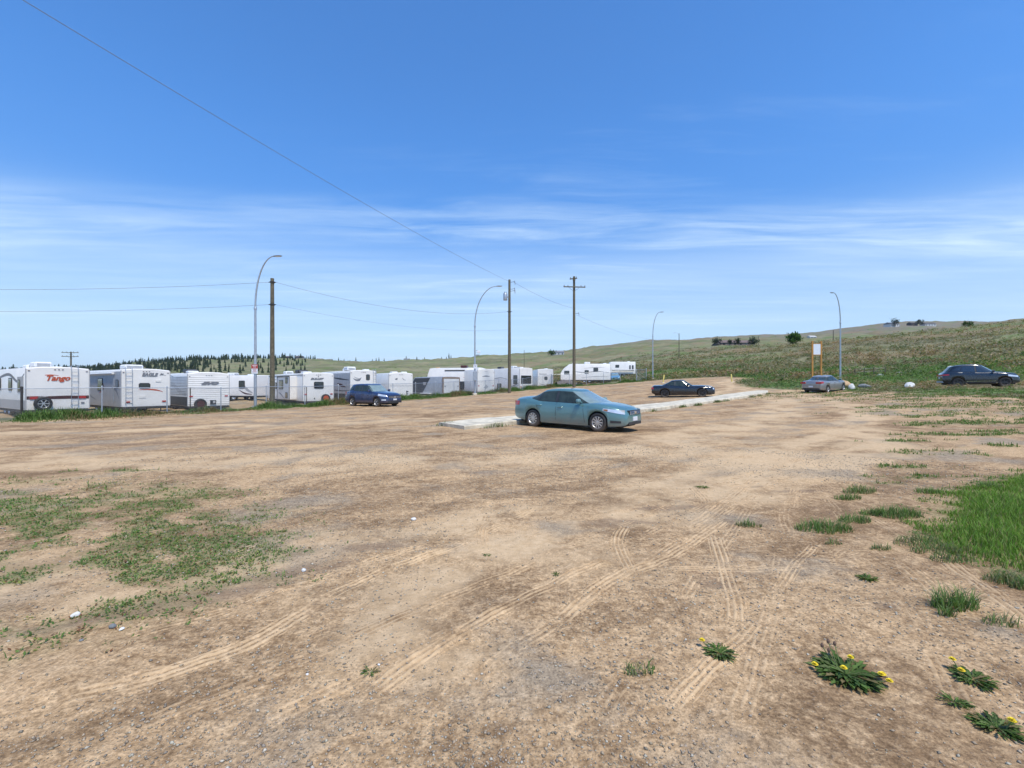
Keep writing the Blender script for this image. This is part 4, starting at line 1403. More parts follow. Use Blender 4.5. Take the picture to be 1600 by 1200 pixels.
# --- third: corrugated white rear, dark spare wheel
t = tr('travel_trailer', 'trailer with ribbed white metal siding and a maroon-hubbed spare wheel', 293, 358.5, 30.3, 2.48, 8.2, 583, 635, crown=.10)
for k in range(15):
    v = .10 + k * (t.h - .30) / 15
    m = MB(); y0 = -.016
    m.add([(.03, -.003, t.zb + v), (t.w - .03, -.003, t.zb + v), (t.w - .03, y0, t.zb + v + .05), (.03, y0, t.zb + v + .05), (.03, -.003, t.zb + v + .13), (t.w - .03, -.003, t.zb + v + .13)], [(0, 1, 2, 3), (3, 2, 5, 4)])
    m.build('siding_strip', M_WHITE, t.root)
for k in range(12):
    v = .75 + k * (t.h - .95) / 12
    m = MB(); y0 = -.014
    m.add([(-.003, .03, t.zb + v), (-.003, 7.6, t.zb + v), (y0, 7.6, t.zb + v + .05), (y0, .03, t.zb + v + .05), (-.003, .03, t.zb + v + .12), (-.003, 7.6, t.zb + v + .12)], [(0, 3, 2, 1), (3, 4, 5, 2)])
    m.build('siding_strip', M_WHITE2, t.root)
x0_ = t.text('EVO', .80, t.h - .76, .24, M_GREYG, .45, .022, 2.0); x0_.location.y = -.03
t.swoosh('rear', [(.72, t.h - .68), (1.0, t.h - .64), (1.25, t.h - .70)], [.02, .05, .02], 'emblem', M_MIDG).location.y = -.02
t.spare(.70, .14, .36, M_DREDG)
t.rect('rear', 1.30, 1.65, .10, .38, 'hatch', M_DARK, .004, .05); t.rect('rear', 1.46, 1.60, .17, .34, 'hatch_pane', M_MIDG, .051, .056)
t.markers(t.h - .16, M_DARK); t.tails(.62, .2, .08, .10)
t.rect('rear', .12, .18, -.05, 1.25, 'corner_strip', M_CHAS, .02, .03)
t.vent(.35, .12, .62); t.ac(1.6, .3, .9, .7, .28, M_DARK)
t.rect('left', .02, 7.6, .02, .62, 'lower_skirt', M_DARK, .003, .012)
t.swoosh('left', [(.4, .85), (2.0, 1.0), (3.6, 1.45), (6.2, 1.5)], [.25, .34, .22, .04], 'side_flash', M_GREYG)
t.swoosh('left', [(1.0, 1.95), (3.0, 1.95), (4.5, 2.15)], [.03, .06, .02], 'side_line', M_GREYG)
t.window('left', 4.6, 5.4, 1.2, 1.8)

# --- small pale trailer glimpsed behind
x, y = gz(397, 46), 46
t = Trailer('fifth_wheel_trailer', 'small white trailer half hidden behind the nearest street lamp', (x, y), R(72), 2.45, 6.5, .45, 2.05, rake=.9)
t.window('left', 1.2, 2.0, .75, 1.55); t.window('left', 3.9, 4.4, .9, 1.4); t.vent(1.2, .8, .6); t.ac(3.4, .6)
t.swoosh('left', [(.2, .3), (1.0, .7), (1.5, 1.3)], [.1, .3, .04], 'side_flash', M_MIDG)
t.swoosh('left', [(.3, .15), (1.2, .25), (2.0, .6)], [.06, .16, .04], 'side_flash', M_DREDG)

# --- far left cream trailer
t = Trailer('caravan', 'old cream caravan at the left edge behind the fence corner', (gz(24, 35), 35), R(66), 2.3, 5.6, .40, 1.95, mat=M_CREAM, rake=.5)
t.window('left', .8, 1.5, .85, 1.45); t.window('left', 2.7, 3.6, .85, 1.45); t.rect('left', .1, 5.0, .45, .52, 'belt_line', M_GREYG, .003, .012); t.vent(1.0, .9)

# --- wide white trailer with slide-out
t = tr('travel_trailer', 'long white trailer with a slide-out room and an orange-hubbed spare wheel', 473, 521.5, 37.0, 2.50, 11.2, 583, 627)
t.text('BULLET', .62, t.h - .52, .20, M_GREYG, .35, .014, 1.45)
t.markers(t.h - .14, M_DARK); t.window('rear', .88, 1.66, 1.02, 1.60)
t.slab('rear', [(1.18, t.h - .30), (1.30, t.h - .30), (1.24, t.h - .20)], 'emblem', M_GREYG)
t.spare(1.78, .22, .35, M_ORANGE)
t.tails(.52, .2, .09, .10); t.rect('rear', .12, .18, .98, 1.06, 'outlet', M_DARK, .004, .03); t.rect('rear', .88, .96, .16, .26, 'outlet', M_DARK, .004, .03)
t.rect('rear', 2.12, 2.3, .34, .42, 'plate', M_PLATE, .004, .015)
t.rect('rear', .27, .32, -.3, 1.15, 'drain_strip', M_CHAS, .02, .03)
sl = MB(); sl.bevbox(-.55, .01, 1.6, 5.4, t.zb + .10, t.zb + t.h - .22, .02)
so = sl.build('slide_out', M_WHITE, t.root)
m = MB()
for (u0, u1, v0, v1) in ((1.6, 5.4, t.h - .30, t.h - .22), (1.6, 1.68, .1, t.h - .3), (5.32, 5.4, .1, t.h - .3)): m.box(-.575, -.552, u0, u1, t.zb + v0, t.zb + v1)
m.build('slide_out_trim', M_DARK, so)
def slide_win(u0, u1, v0, v1):
    f = MB(); f.box(-.585, -.553, u0, u1, t.zb + v0, t.zb + v1); fo = f.build('window_frame', M_DARK, so)
    MB().box(-.590, -.586, u0 + .04, u1 - .04, t.zb + v0 + .04, t.zb + v1 - .04)
    return fo
for (u0, u1, v0, v1) in ((3.5, 4.8, .95, 1.75), (2.2, 2.8, 1.45, 1.95), (2.2, 2.8, .22, .70)):
    t.rect('left', u0, u1, v0, v1, 'window', M_DARK, .553, .585); t.rect('left', u0 + .05, u1 - .05, v0 + .05, v1 - .05, 'pane', M_GLASS, .586, .59)
t.window('left', 7.6, 8.5, .95, 1.55)
m = MB()
t.swoosh('left', [(6.2, .9), (8, 1.0), (10.5, 1.5)], [.03, .12, .03], 'side_stripe', M_GREYG)
t.swoosh('left', [(7.2, 1.75), (8.8, 1.85), (10.5, 1.7)], [.02, .06, .02], 'side_stripe', M_GREYG)
t.rect('left', .05, 10.6, t.h - .16, t.h - .11, 'gutter', M_DARK, .003, .02)
t.vent(1.2, .4, .7); t.vent(3.5, 1.2, .5); t.ac(2.2, .3, 1.0, .8, .30, M_DARK); t.ac(7.0, .6)
def on_slide(pts, wd):
    c = spline(pts, .1); n = len(c); w_ = np.interp(np.linspace(0, 1, n), np.linspace(0, 1, len(wd)), wd)
    mm = MB(); mm.grid([[(-.556, c[i][0], t.zb + c[i][1] + w_[i] / 2), (-.556, c[i][0], t.zb + c[i][1] - w_[i] / 2)] for i in range(n)]); mm.build('side_swirl', M_GREYG, so)
on_slide([(4.9, .68), (4.2, .52), (3.4, .26), (3.1, .28)], [.03, .12, .10, .02])

# --- tall one partly behind the blue car
t = tr('travel_trailer', 'tall trailer with a bird emblem and black rear ladder behind the blue car', 547, 588, 41.2, 2.50, 8.5, 579, 624, mat=M_WHITE)
t.text('Jayco', .30, 1.10, .36, M_GREYG, .3, .014, 1.2)
t.swoosh('rear', [(.30, t.h - .70), (.55, t.h - .86), (.85, t.h - .84), (1.05, t.h - .62)], [.03, .16, .20, .03], 'bird_emblem', M_GREYG)
t.swoosh('rear', [(.36, t.h - .55), (.6, t.h - .68), (.9, t.h - .72)], [.02, .10, .03], 'bird_wing', M_MIDG)
t.window('rear', 1.50, 1.86, t.h - .85, t.h - .32); t.window('rear', 1.35, 2.1, .9, 1.2)
t.ladder(2.18, 2.42); t.ac(1.0, .15, 1.0, .8, .36); t.ac(3.6, 1.0, .9, .7, .30); t.vent(.4, 1.5, .5); t.tails(.5); t.markers(t.h - .14)
t.rect('left', .02, 8.2, .10, t.h - .2, 'beige_side_panel', simple('warm_grey_panel', (.50, .48, .46), .5), .002, .006)
t.rect('left', .02, 8.2, .0, .50, 'lower_skirt', M_DARK, .007, .012)
t.swoosh('left', [(.2, 1.75), (2, 1.85), (5, 2.05)], [.04, .16, .04], 'side_stripe', M_DARK)
t.swoosh('left', [(.2, .8), (2, .75), (5, .85)], [.04, .10, .04], 'side_stripe', M_DARK)
t.swoosh('left', [(1.0, 1.1), (2.0, 1.25), (3.2, 1.45)], [.06, .30, .05], 'bird_emblem', M_DREDG)

# --- plain white rear right of the blue car
t = tr('travel_trailer', 'plain white trailer rear between the blue car and the dark cargo trailer', 607.5, 645, 44.4, 2.48, 7.5, 583, 625)
t.markers(t.h - .16, M_DARK); t.rect('rear', .08, t.w - .06, 1.36, 1.40, 'seam', M_MIDG, .003, .01)
t.slab('rear', [(.62, t.h - .62), (.86, t.h - .66), (.90, t.h - .46), (.70, t.h - .50)], 'emblem', M_GREYG)
t.swoosh('rear', [(1.40, t.h - .45), (1.5, t.h - .62), (1.75, t.h - .68)], [.04, .06, .02], 'emblem', M_GREYG)
t.rect('rear', 1.78, 2.0, .78, .86, 'outlet', M_DARK, .004, .04); t.rect('rear', 1.86, 1.98, .58, .66, 'outlet', M_GREYG, .004, .04)
t.rect('rear', 1.80, 1.84, -.2, .9, 'drain_pipe', M_CHAS, .01, .04); t.tails(.4)
t.vent(.5, .5, .6); t.vent(2.5, 1.2, .6); t.vent(.3, 1.5, .5)

# --- silver cargo trailer with dark nose
t = Trailer('cargo_trailer', 'silver enclosed cargo trailer with a dark slanted nose and rust-stained door frame', (gz(692, 52), 52), R(45), 2.45, 6.8, EYE - 15.5 / F * 52, 1.98,
       mat=simple('dull_silver_sheet', (.42, .425, .43), .45, .3, var=.1), rake=1.0, axles=2, wheel_r=.33, crown=.03)
t.slab('left', [(6.75, .12), (6.72, .85), (5.75, t.h - .14), (2.5, t.h - .12), (4.1, .04)], 'dark_nose_panel', simple('charcoal_sheet', (.055, .062, .072), .5), .003, .010)
t.rect('left', 3.4, 3.9, 1.0, 1.35, 'vent_cap', M_MIDG, .011, .04)
rust = simple('rusty_frame', (.24, .17, .12), .9, var=.4, vscale=5)
for (u0, u1, v0, v1) in ((0, .09, 0, t.h - .06), (t.w - .09, t.w, 0, t.h - .06), (.09, t.w - .09, t.h - .22, t.h - .06), (.09, t.w - .09, 0, .09)): t.rect('rear', u0, u1, v0, v1, 'door_frame', rust, .003, .035)
t.rect('rear', .12, t.w - .12, .10, t.h - .24, 'ramp_door', M_WHITE2, .003, .025)
for u in (.20, t.w - .40): t.rect('rear', u, u + .2, .85, .92, 'latch', M_CHAS, .026, .05)
t.rect('left', .05, .12, .02, t.h - .1, 'corner_post', rust, .003, .03)
m = MB(); m.bevbox(-.30, .0, 2.2, 4.2, t.zb - .05, t.zb + .08, .02); m.build('mudguard', M_WHITE2, t.root)

# --- long one standing side-on behind the cargo trailer
t = Trailer('travel_trailer', 'white trailer standing side-on behind the silver cargo trailer', (gz(748, 61), 61), R(75), 2.5, 7.6, None, 2.75, rake=.45)
t.rect('left', .05, 7.0, .0, .95, 'lower_skirt', M_DARK, .003, .012)
t.window('left', .45, 1.15, 1.75, 2.35, True); t.window('left', .55, 1.15, .95, 1.40, True)
t.rect('left', 1.9, 4.9, t.h - .40, t.h - .26, 'awning_trim', M_DARK, .003, .03)
t.swoosh('left', [(.05, 1.52), (.9, 1.56), (2.2, 1.46)], [.10, .16, .03], 'red_flash', M_REDG)
t.ac(1.8, .2, .9, .7, .34, M_DREDG); t.vent(6.0, .5, .5, M_ROCKO)

# --- three more rears along the fence
t = tr('travel_trailer', 'white trailer just right of the second street lamp', 746, 772.5, 58.2, 2.48, 6.5, 577, 612)
t.swoosh('rear', [(.7, t.h - .92), (1.2, t.h - .86), (1.8, t.h - .90)], [.05, .16, .04], 'emblem', M_GREYG)
t.markers(t.h - .3, M_DARK); t.tails(.7, .18, .10, .10); t.vent(.6, .4, .5); t.vent(1.6, 1.4, .6)
t.slab('rear', [(.9, .5), (1.2, .35), (1.6, .6), (1.3, .9)], 'faded_patch', M_MIDG, .003, .006)

t = tr('fifth_wheel_trailer', 'fifth-wheel trailer with one very large dark rear window', 812, 832, 65.5, 2.5, 9.0, 575, 611, rake=1.2)
t.window('rear', .25, 2.25, 1.05, 2.25); t.rect('rear', .7, 1.8, .68, .80, 'lettering_strip', M_MIDG, .003, .008); t.spare(1.1, .25, .34)
t.vent(.3, .3, .7); t.ac(2.0, .5, 1.0, .8, .34); t.ac(5.0, .5, .9, .7, .3, M_DARK); t.tails(.55)
t.window('left', .5, 1.4, 1.0, 2.3); t.window('left', 4.2, 5.2, .3, 1.1); t.window('left', 6.3, 7.3, 1.4, 2.2)
t.swoosh('left', [(.1, 1.2), (1.2, .8), (2.6, .5)], [.04, .12, .04], 'side_curve', M_DARK)
t.swoosh('left', [(.1, .95), (1.2, .6), (2.6, .35)], [.04, .08, .04], 'side_curve', M_GREYG)
t.swoosh('left', [(2.8, 1.75), (4.5, 1.95), (7.2, 1.7)], [.03, .10, .03], 'side_arc', M_GREYG)

t = tr('travel_trailer', 'white trailer with a small square rear window beside the fifth-wheel trailer', 840, 864.5, 70.5, 2.46, 6.2, 577, 607)
t.window('rear', 1.05, 1.55, 1.35, 1.85); t.text('Rockwood', .25, t.h - .8, .26, M_GREYG, .3)
t.swoosh('rear', [(.2, .75), (1.0, .55), (2.2, .12)], [.03, .08, .03], 'stripe', M_DARK); t.tails(.35); t.vent(.6, 1.2, .5)

t = Trailer('travel_trailer', 'long white trailer with a raked nose, right of the crossarm pole', (gz(954, 78), 78), R(84), 2.5, 8.5, None, 2.75, rake=1.5)
t.window('left', 7.0, 7.9, .95, 1.6); t.window('left', 2.1, 2.9, 1.5, 2.1); t.window('left', 3.7, 4.4, 1.1, 1.7)
t.swoosh('left', [(.3, 1.3), (2.0, 1.45), (4.5, 1.3), (6.5, 1.5)], [.04, .12, .14, .03], 'side_stripe', M_GREYG)
t.swoosh('left', [(1.0, 2.1), (2.5, 2.15), (4.5, 2.0)], [.03, .09, .03], 'side_stripe', M_MIDG)
t.swoosh('left', [(.3, .55), (2.5, .6), (5, .4)], [.04, .10, .03], 'side_stripe', M_MIDG)
t.vent(.6, .8, .6); t.ac(3.4, .8, 1.0, .8, .35); t.vent(6, 1, .5)

t = Trailer('travel_trailer', 'farthest white trailer with a folded awning, near the end of the fence', (gz(993, 96), 96), R(86), 2.4, 5.6, None, 2.5, rake=.4)
t.window('left', .4, .75, .8, 1.8); t.window('left', 3.4, 4.2, 1.3, 1.9); t.window('left', 1.0, 1.3, .8, 1.8)
m = MB(); m.tube([t.P('left', .4, .75, .35), t.P('left', 5.0, .75, .35)], .16, 8); m.build('awning_roll', M_MIDG, t.root)
t.vent(1.0, .9, .5)

# --- covered load on a low trailer
def covered_load():
    x, y = gz(869, 72.5), 72.5
    z = h1(x, y)
    root = empty('covered_utility_trailer', (x, y, z), R(8), 'low utility trailer under a sagging grey-brown tarpaulin', 'trailer', 'trailers stored behind the fence')
    rows = []
    for i in range(9):
        s = i / 8
        hh = .75 + .45 * math.sin(s * math.pi) ** .7 - .12 * abs(math.sin(s * 9))
        rows.append([(s * 3.2, -.95 + 1.9 * q, .42 + (hh - .42) * math.sin(q * math.pi) ** .6 if 0 < q < 1 else .36) for q in np.linspace(0, 1, 9)])
    MB().grid(rows).build('tarpaulin', simple('faded_tarpaulin', (.135, .115, .105), .8, var=.25, vscale=2), root, True)
    MB().box(-.05, 3.25, -.9, .9, .30, .40).build('deck', M_CHAS, root)
    for yy, ax in ((-1.02, (0, -1, 0)), (1.02, (0, 1, 0))): wheel_parts(root, (1.5, yy, .30), ax, .30, .2, M_ALLOY)
    MB().tube([(3.2, 0, .34), (4.3, 0, .36)], .05, 6).build('drawbar', M_CHAS, root)


covered_load()

# ------------------------------------------------------------------ cars
def car(name, label, cat, c, heading, sp, paint):
    """local axes: x forward, y left, z up; built from side profile, plan taper and a lofted cabin"""
    L, W, Hh, wb, r = sp['L'], sp['W'], sp['H'], sp['wb'], sp['r']
    xf = wb / 2; xr = -wb / 2
    nose = xf + sp['fo']; tail = nose - L
    hw = W / 2
    # rest on the four wheels
    ch, sh = math.cos(heading), math.sin(heading)
    def wpt(lx, ly): return (c[0] + lx * ch - ly * sh, c[1] + lx * sh + ly * ch)
    zz = [h1(*wpt(a, b)) for a, b in ((xf, hw * .85), (xf, -hw * .85), (xr, hw * .85), (xr, -hw * .85))]
    zc = sum(zz) / 4
    pitch = math.atan2((zz[0] + zz[1] - zz[2] - zz[3]) / 2, wb); roll = math.atan2((zz[0] + zz[2] - zz[1] - zz[3]) / 2, W * .85)
    root = empty(name, (c[0], c[1], zc - .012), heading, label, cat)
    root.rotation_euler = (roll, -pitch, heading)

    top = sp['top']; tx = [p[0] for p in top]; tz = [p[1] for p in top]
    belt = sp['belt']; bx = [p[0] for p in belt]; bz = [p[1] for p in belt]
    low = sp['low']; lx_ = [p[0] for p in low]; lz = [p[1] for p in low]
    Ra = r * 1.13
    def smooth(xs, zs, x):
        return np.mean([np.interp(x + o, xs, zs) for o in (-.09, -.045, 0, .045, .09)])
    kf, kr = sp.get('kf', .30), sp.get('kr', .24)
    def halfw(x):
        if x > xf - .15: q = (x - xf + .15) / (nose - xf + .15); return hw * (1 - kf * max(0, q) ** 2.4)
        if x < xr + .1: q = (xr + .1 - x) / (xr + .1 - tail); return hw * (1 - kr * max(0, q) ** 2.6)
        return hw
    def section(x):
        zt_ = smooth(tx, tz, x); zb_ = min(smooth(bx, bz, x), zt_ - .012); zl_ = smooth(lx_, lz, x)
        for xc in (xf, xr):
            if abs(x - xc) < Ra: zl_ = max(zl_, r + math.sqrt(Ra * Ra - (x - xc) ** 2))
        zl_ = min(zl_, zb_ - .05)
        w_ = halfw(x)
        d_ = zb_ - zl_
        f = sp.get('flare', 0)
        near = max(0, 1 - min(abs(x - xf), abs(x - xr)) / (Ra * 1.5))
        wf = w_ + f * near
        pts = [(wf * .955, zl_), (wf * .985, zl_ + d_ * .10), (wf, zl_ + d_ * .34), (w_ * .992, zl_ + d_ * .55), (w_ * .985, zl_ + d_ * .68), (w_ * .965, zl_ + d_ * .86), (w_ * .93, zb_),
               (w_ * .88, zb_ + (zt_ - zb_) * .42), (w_ * .70, zb_ + (zt_ - zb_) * .75), (w_ * .38, zb_ + (zt_ - zb_) * .95), (0, zt_)]
        return pts
    xs = set(np.linspace(tail, nose, 64))
    for xc in (xf, xr):
        for q in np.linspace(0, math.pi, 17): xs.add(xc + Ra * 1.0005 * math.cos(q))
    for e, s_ in ((nose, -1), (tail, 1)):
        for q in (.012, .03, .06): xs.add(e + s_ * q)
    xs = sorted(xs)
    rows = []
    for x in xs:
        pts = section(x)
        e = min(nose - x, x - tail)
        if e < .08:                      # round the ends off
            k = math.sqrt(max(0, 1 - ((.08 - e) / .08) ** 2)); zm = .5 * (pts[0][1] + pts[-1][1])
            kk = .72 + .28 * k
            pts = [(p[0] * (.90 + .10 * k), zm + (p[1] - zm) * kk) for p in pts]
        rows.append([(x, p[0], p[1]) for p in pts] + [(x, -p[0], p[1]) for p in pts[-2::-1]])
    m = MB(); m.grid(rows)
    n = len(rows[0]); m.f.append(tuple(range(n))); k = (len(rows) - 1) * n; m.f.append(tuple(k + q for q in range(n - 1, -1, -1)))
    body = m.build('body', paint, root, 'auto')
    def side_y(x, z):
        p = section(x)[:7]
        return float(np.interp(z, [q[1] for q in p], [q[0] for q in p]))

    # cabin
    g_ = sp['cab']   # rear base x, front base x, rear roof x, front roof x
    nn = sp.get('sq', 4.5)
    ph = sp['H']
    def belt_z(x): return smooth(bx, bz, min(max(x, g_[0]), g_[1])) - .02
    def roof_z(x):
        xm = (g_[2] + g_[3]) / 2 + .12; hl = (g_[3] - g_[2]) / 2
        return ph - sp.get('arc', .05) * min(2.2, abs((x - xm) / hl) ** 2)
    def cab(t): return (g_[0] + (g_[2] - g_[0]) * t ** sp.get('er', .9), g_[1] + (g_[3] - g_[1]) * t ** sp.get('ef', .9), hw * (.925 - (.925 - sp.get('rw', .68)) * t ** 1.15))
    def cab_pt(x, t):
        a, b, B = cab(t)
        xc, A = (a + b) / 2, (b - a) / 2
        q = min(1, abs((x - xc) / A))
        return B * (1 - q ** nn) ** (1 / nn)
    def cab_z(x, t): return belt_z(x) + (roof_z(x) - .05 - belt_z(x)) * t
    rows = []
    K = 56
    for t in list(np.linspace(0, 1, 9)):
        a, b, B = cab(t); xc, A = (a + b) / 2, (b - a) / 2
        row = []
        for k in range(K + 1):
            q = 2 * math.pi * k / K
            x = xc + A * math.copysign(abs(math.cos(q)) ** (2 / nn), math.cos(q)); y = B * math.copysign(abs(math.sin(q)) ** (2 / nn), math.sin(q))
            row.append((x, y, cab_z(x, t)))
        rows.append(row)
    a, b, B = cab(1); xc, A = (a + b) / 2, (b - a) / 2
    for s_, up in ((.95, .022), (.82, .036), (.55, .047), (.25, .05), (.02, .05)):
        rows.append([(xc + (p[0] - xc) * s_, p[1] * s_, roof_z(xc + (p[0] - xc) * s_) - .05 + up) for p in rows[8]])
    MB().grid(rows).build('cabin', sp.get('roofmat', paint), root, 'auto')

    def patch(corners, name, mat, off=.007, nu=8, nv=5, sides=(1, -1), parent=None):
        """side glazing: corners (x0 bottom, x1 bottom, x0 top, x1 top, t0, t1)"""
        x0b, x1b, x0t, x1t, t0, t1 = corners
        for sgn in sides:
            rws = []
            for j in range(nv + 1):
                v = j / nv; t = t0 + (t1 - t0) * v
                rws.append([])
                for i in range(nu + 1):
                    x = (x0b + (x0t - x0b) * v) + ((x1b + (x1t - x1b) * v) - (x0b + (x0t - x0b) * v)) * i / nu
                    rws[-1].append((x, sgn * (cab_pt(x, t) + off), cab_z(x, t) + off * .3))
            MB().grid(rws).build(name, mat, parent or root, True)
    def screen(front, name, t0=.04, t1=.93, span=.90):
        rws = []
        for j in range(9):
            t = t0 + (t1 - t0) * j / 8
            a, b, B = cab(t); xc, A = (a + b) / 2, (b - a) / 2
            rws.append([])
            for i in range(15):
                v = (-1 + 2 * i / 14) * (span - .05 * (1 - t))
                x = xc + (1 if front else -1) * A * (1 - abs(v) ** nn) ** (1 / nn)
                rws[-1].append((x + (.007 if front else -.007), v * B, cab_z(x, t) + .008))
        MB().grid(rws).build(name, sp.get('glass', M_SGLASS if front else M_CGLASS), root, True)
    screen(True, 'windscreen', span=sp.get('fspan', .92))
    screen(False, 'rear_window', span=sp.get('rspan', .86), t0=sp.get('rt0', .08))
    if 'trim' in sp: patch(sp['trim'], 'window_trim', M_DARK, .004, 14, 5)
    for wdw in sp['windows']:
        patch(wdw, 'side_window', sp.get('sglass', M_CGLASS))
    for wdw in sp.get('pillars', ()): patch(wdw, 'door_pillar', M_DARK, .009, 2, 5)

    # seams, handles, mirrors
    def strip(pts, wd, name, mat, off=.004, sides=(1, -1), parent=None, thick=.012):
        for sgn in sides:
            mm = MB()
            rws = []
            for (x, z, dx_, dz_) in pts:
                y = side_y(x, z)
                rws.append([(x - dx_ * wd / 2, sgn * (y - .002), z - dz_ * wd / 2), (x - dx_ * wd / 2, sgn * (y + off), z - dz_ * wd / 2), (x + dx_ * wd / 2, sgn * (y + off), z + dz_ * wd / 2), (x + dx_ * wd / 2, sgn * (y - .002), z + dz_ * wd / 2)])
            mm.grid(rws); mm.build(name, mat, parent or root)
    for (x0, x1, z0, z1) in sp['seams']:
        strip([(x0 + (x1 - x0) * q, z0 + (z1 - z0) * q, 1, 0) for q in np.linspace(0, 1, 6)], .012, 'door_seam', M_DARK, .003)
    for (x, z) in sp['handles']:
        for sgn in (1, -1):
            y = side_y(x, z)
            mm = MB(); mm.bevbox(x - .11, x + .11, min(sgn * y, sgn * (y + .035)), max(sgn * y, sgn * (y + .035)), z - .018, z + .018, .01)
            mm.build('door_handle', sp.get('handlemat', paint), root)
    for sgn in (1, -1):
        x, z = sp['mirror']
        y = cab_pt(x, .12)
        mm = MB(); mm.bevbox(x - .06, x + .10, min(sgn * (y + .07), sgn * (y + .26)), max(sgn * (y + .07), sgn * (y + .26)), z, z + .15, .045)
        mm.tube([(x + .05, sgn * y * .97, z + .02), (x + .04, sgn * (y + .12), z + .05)], .025, 6)
        mo = mm.build('wing_mirror', sp.get('mirrormat', paint), root)
        MB().box(x - .068, x - .061, min(sgn * (y + .09), sgn * (y + .24)), max(sgn * (y + .09), sgn * (y + .24)), z + .03, z + .12).build('mirror_glass', M_GLASS, mo)

    # lamps wrap round the corners of the body
    def wrap(poly_rows, name, mat, off=.010, sides=(1, -1)):
        for sgn in sides:
            rws = [[(x, sgn * (side_y(x, z) + off), z) for (x, z) in row] for row in poly_rows]
            o = MB().grid(rws).build(name, mat, root, True)
    def band_rows(x0, x1, zlo, zhi, n_=9):
        rws = []
        for j in range(5):
            v = j / 4
            rws.append([(x0 + (x1 - x0) * i / n_, (zlo[0] + (zlo[1] - zlo[0]) * i / n_) * (1 - v) + (zhi[0] + (zhi[1] - zhi[0]) * i / n_) * v) for i in range(n_ + 1)])
        return rws
    x0, x1, zlo, zhi = sp['head']; wrap(band_rows(x0, x1, zlo, zhi), 'headlight', M_LENS)
    if 'indicator' in sp: x0, x1, zlo, zhi = sp['indicator']; wrap(band_rows(x0, x1, zlo, zhi), 'indicator', M_AMBER, .013)
    x0, x1, zlo, zhi = sp['tail']; wrap(band_rows(x0, x1, zlo, zhi), 'tail_light', M_RED)
    for (x0, x1, zlo, zhi, nm, mt) in sp.get('bands', ()): wrap(band_rows(x0, x1, zlo, zhi, 14), nm, mt, .008)

    # front and rear faces
    def face_box(front, y0, y1, z0, z1, name, mat, dep=.02, parent=None, inset=0.0):
        xe = (nose if front else tail)
        s_ = 1 if front else -1
        a_, b_ = xe + s_ * (dep - inset), xe - s_ * .10
        mm = MB(); mm.bevbox(min(a_, b_), max(a_, b_), y0, y1, z0, z1, .008)
        return mm.build(name, mat, parent or root)
    for (front, y0, y1, z0, z1, nm, mt, dep) in sp['faces']: face_box(front, y0, y1, z0, z1, nm, mt, dep)
    if sp.get('lettering'):
        body_, size_, y_, z_, mt = sp['lettering']
        o = new_obj('lettering', text_mesh(body_, size_), mt, root)
        o.rotation_euler = (R(90), 0, R(90)); o.location = (nose + .032, y_, z_)

    # underside, arch liners, wheels
    MB().box(tail + .25, nose - .25, -hw * .62, hw * .62, .17, .42).build('underbody', M_CHAS, root)
    for xc in (xf, xr):
        for sgn in (1, -1):
            rws = []
            for y in (hw * .45, hw * .955):
                rws.append([(xc + Ra * .995 * math.cos(q), sgn * y, r + Ra * .995 * math.sin(q)) for q in np.linspace(-.35, math.pi + .35, 18)])
            mm = MB(); mm.grid(rws)
            mm.f.append(tuple(range(18)))
            mm.build('arch_liner', M_DARK, root)
            wheel_parts(root, (xc, sgn * (hw - .125), r), (0, sgn, 0), r, .215, sp['rim'], 36, sp['spokes'])
    if sp.get('wipers'):
        for y0 in (.05, -.55):
            MB().tube([(g_[1] - .03, y0, belt_z(g_[1]) + .05), (g_[1] - .16, y0 + .50, belt_z(g_[1]) + .13)], .010, 5).build('wiper', M_DARK, root)
    if sp.get('antenna'):
        MB().bevbox(*sp['antenna'], .02).build('roof_fin', paint, root)
    return root


def paint_mat(name, col, metal=.35, rough=.32, dirt=None, dirt_h=(.15, .85)):
    return simple(name, col, rough, metal, var=.05, vscale=2, coat=1.0, crough=.05, dirt=dirt, dirt_h=dirt_h)


P_TEAL = paint_mat('dusty_teal_paint', (.110, .232, .242), .30, .30, (.30, .28, .235), (.10, .56))
M_MIRR = simple('dull_teal_plastic', (.12, .24, .26), .6, var=.06)
P_BLUE = paint_mat('dark_blue_paint', (.028, .045, .115), .30, .28, (.25, .20, .16), (.1, .5))
P_BLACK = paint_mat('black_paint', (.010, .010, .014), .1, .22, (.2, .16, .13), (.05, .35))
P_GREY = paint_mat('warm_silver_paint', (.30, .29, .285), .5, .34, (.32, .27, .22), (.1, .5))
P_SLATE = paint_mat('slate_paint', (.020, .023, .029), .3, .26, (.22, .18, .14), (.1, .45))
P_SKY = paint_mat('sky_blue_paint', (.13, .32, .46), .2, .3)

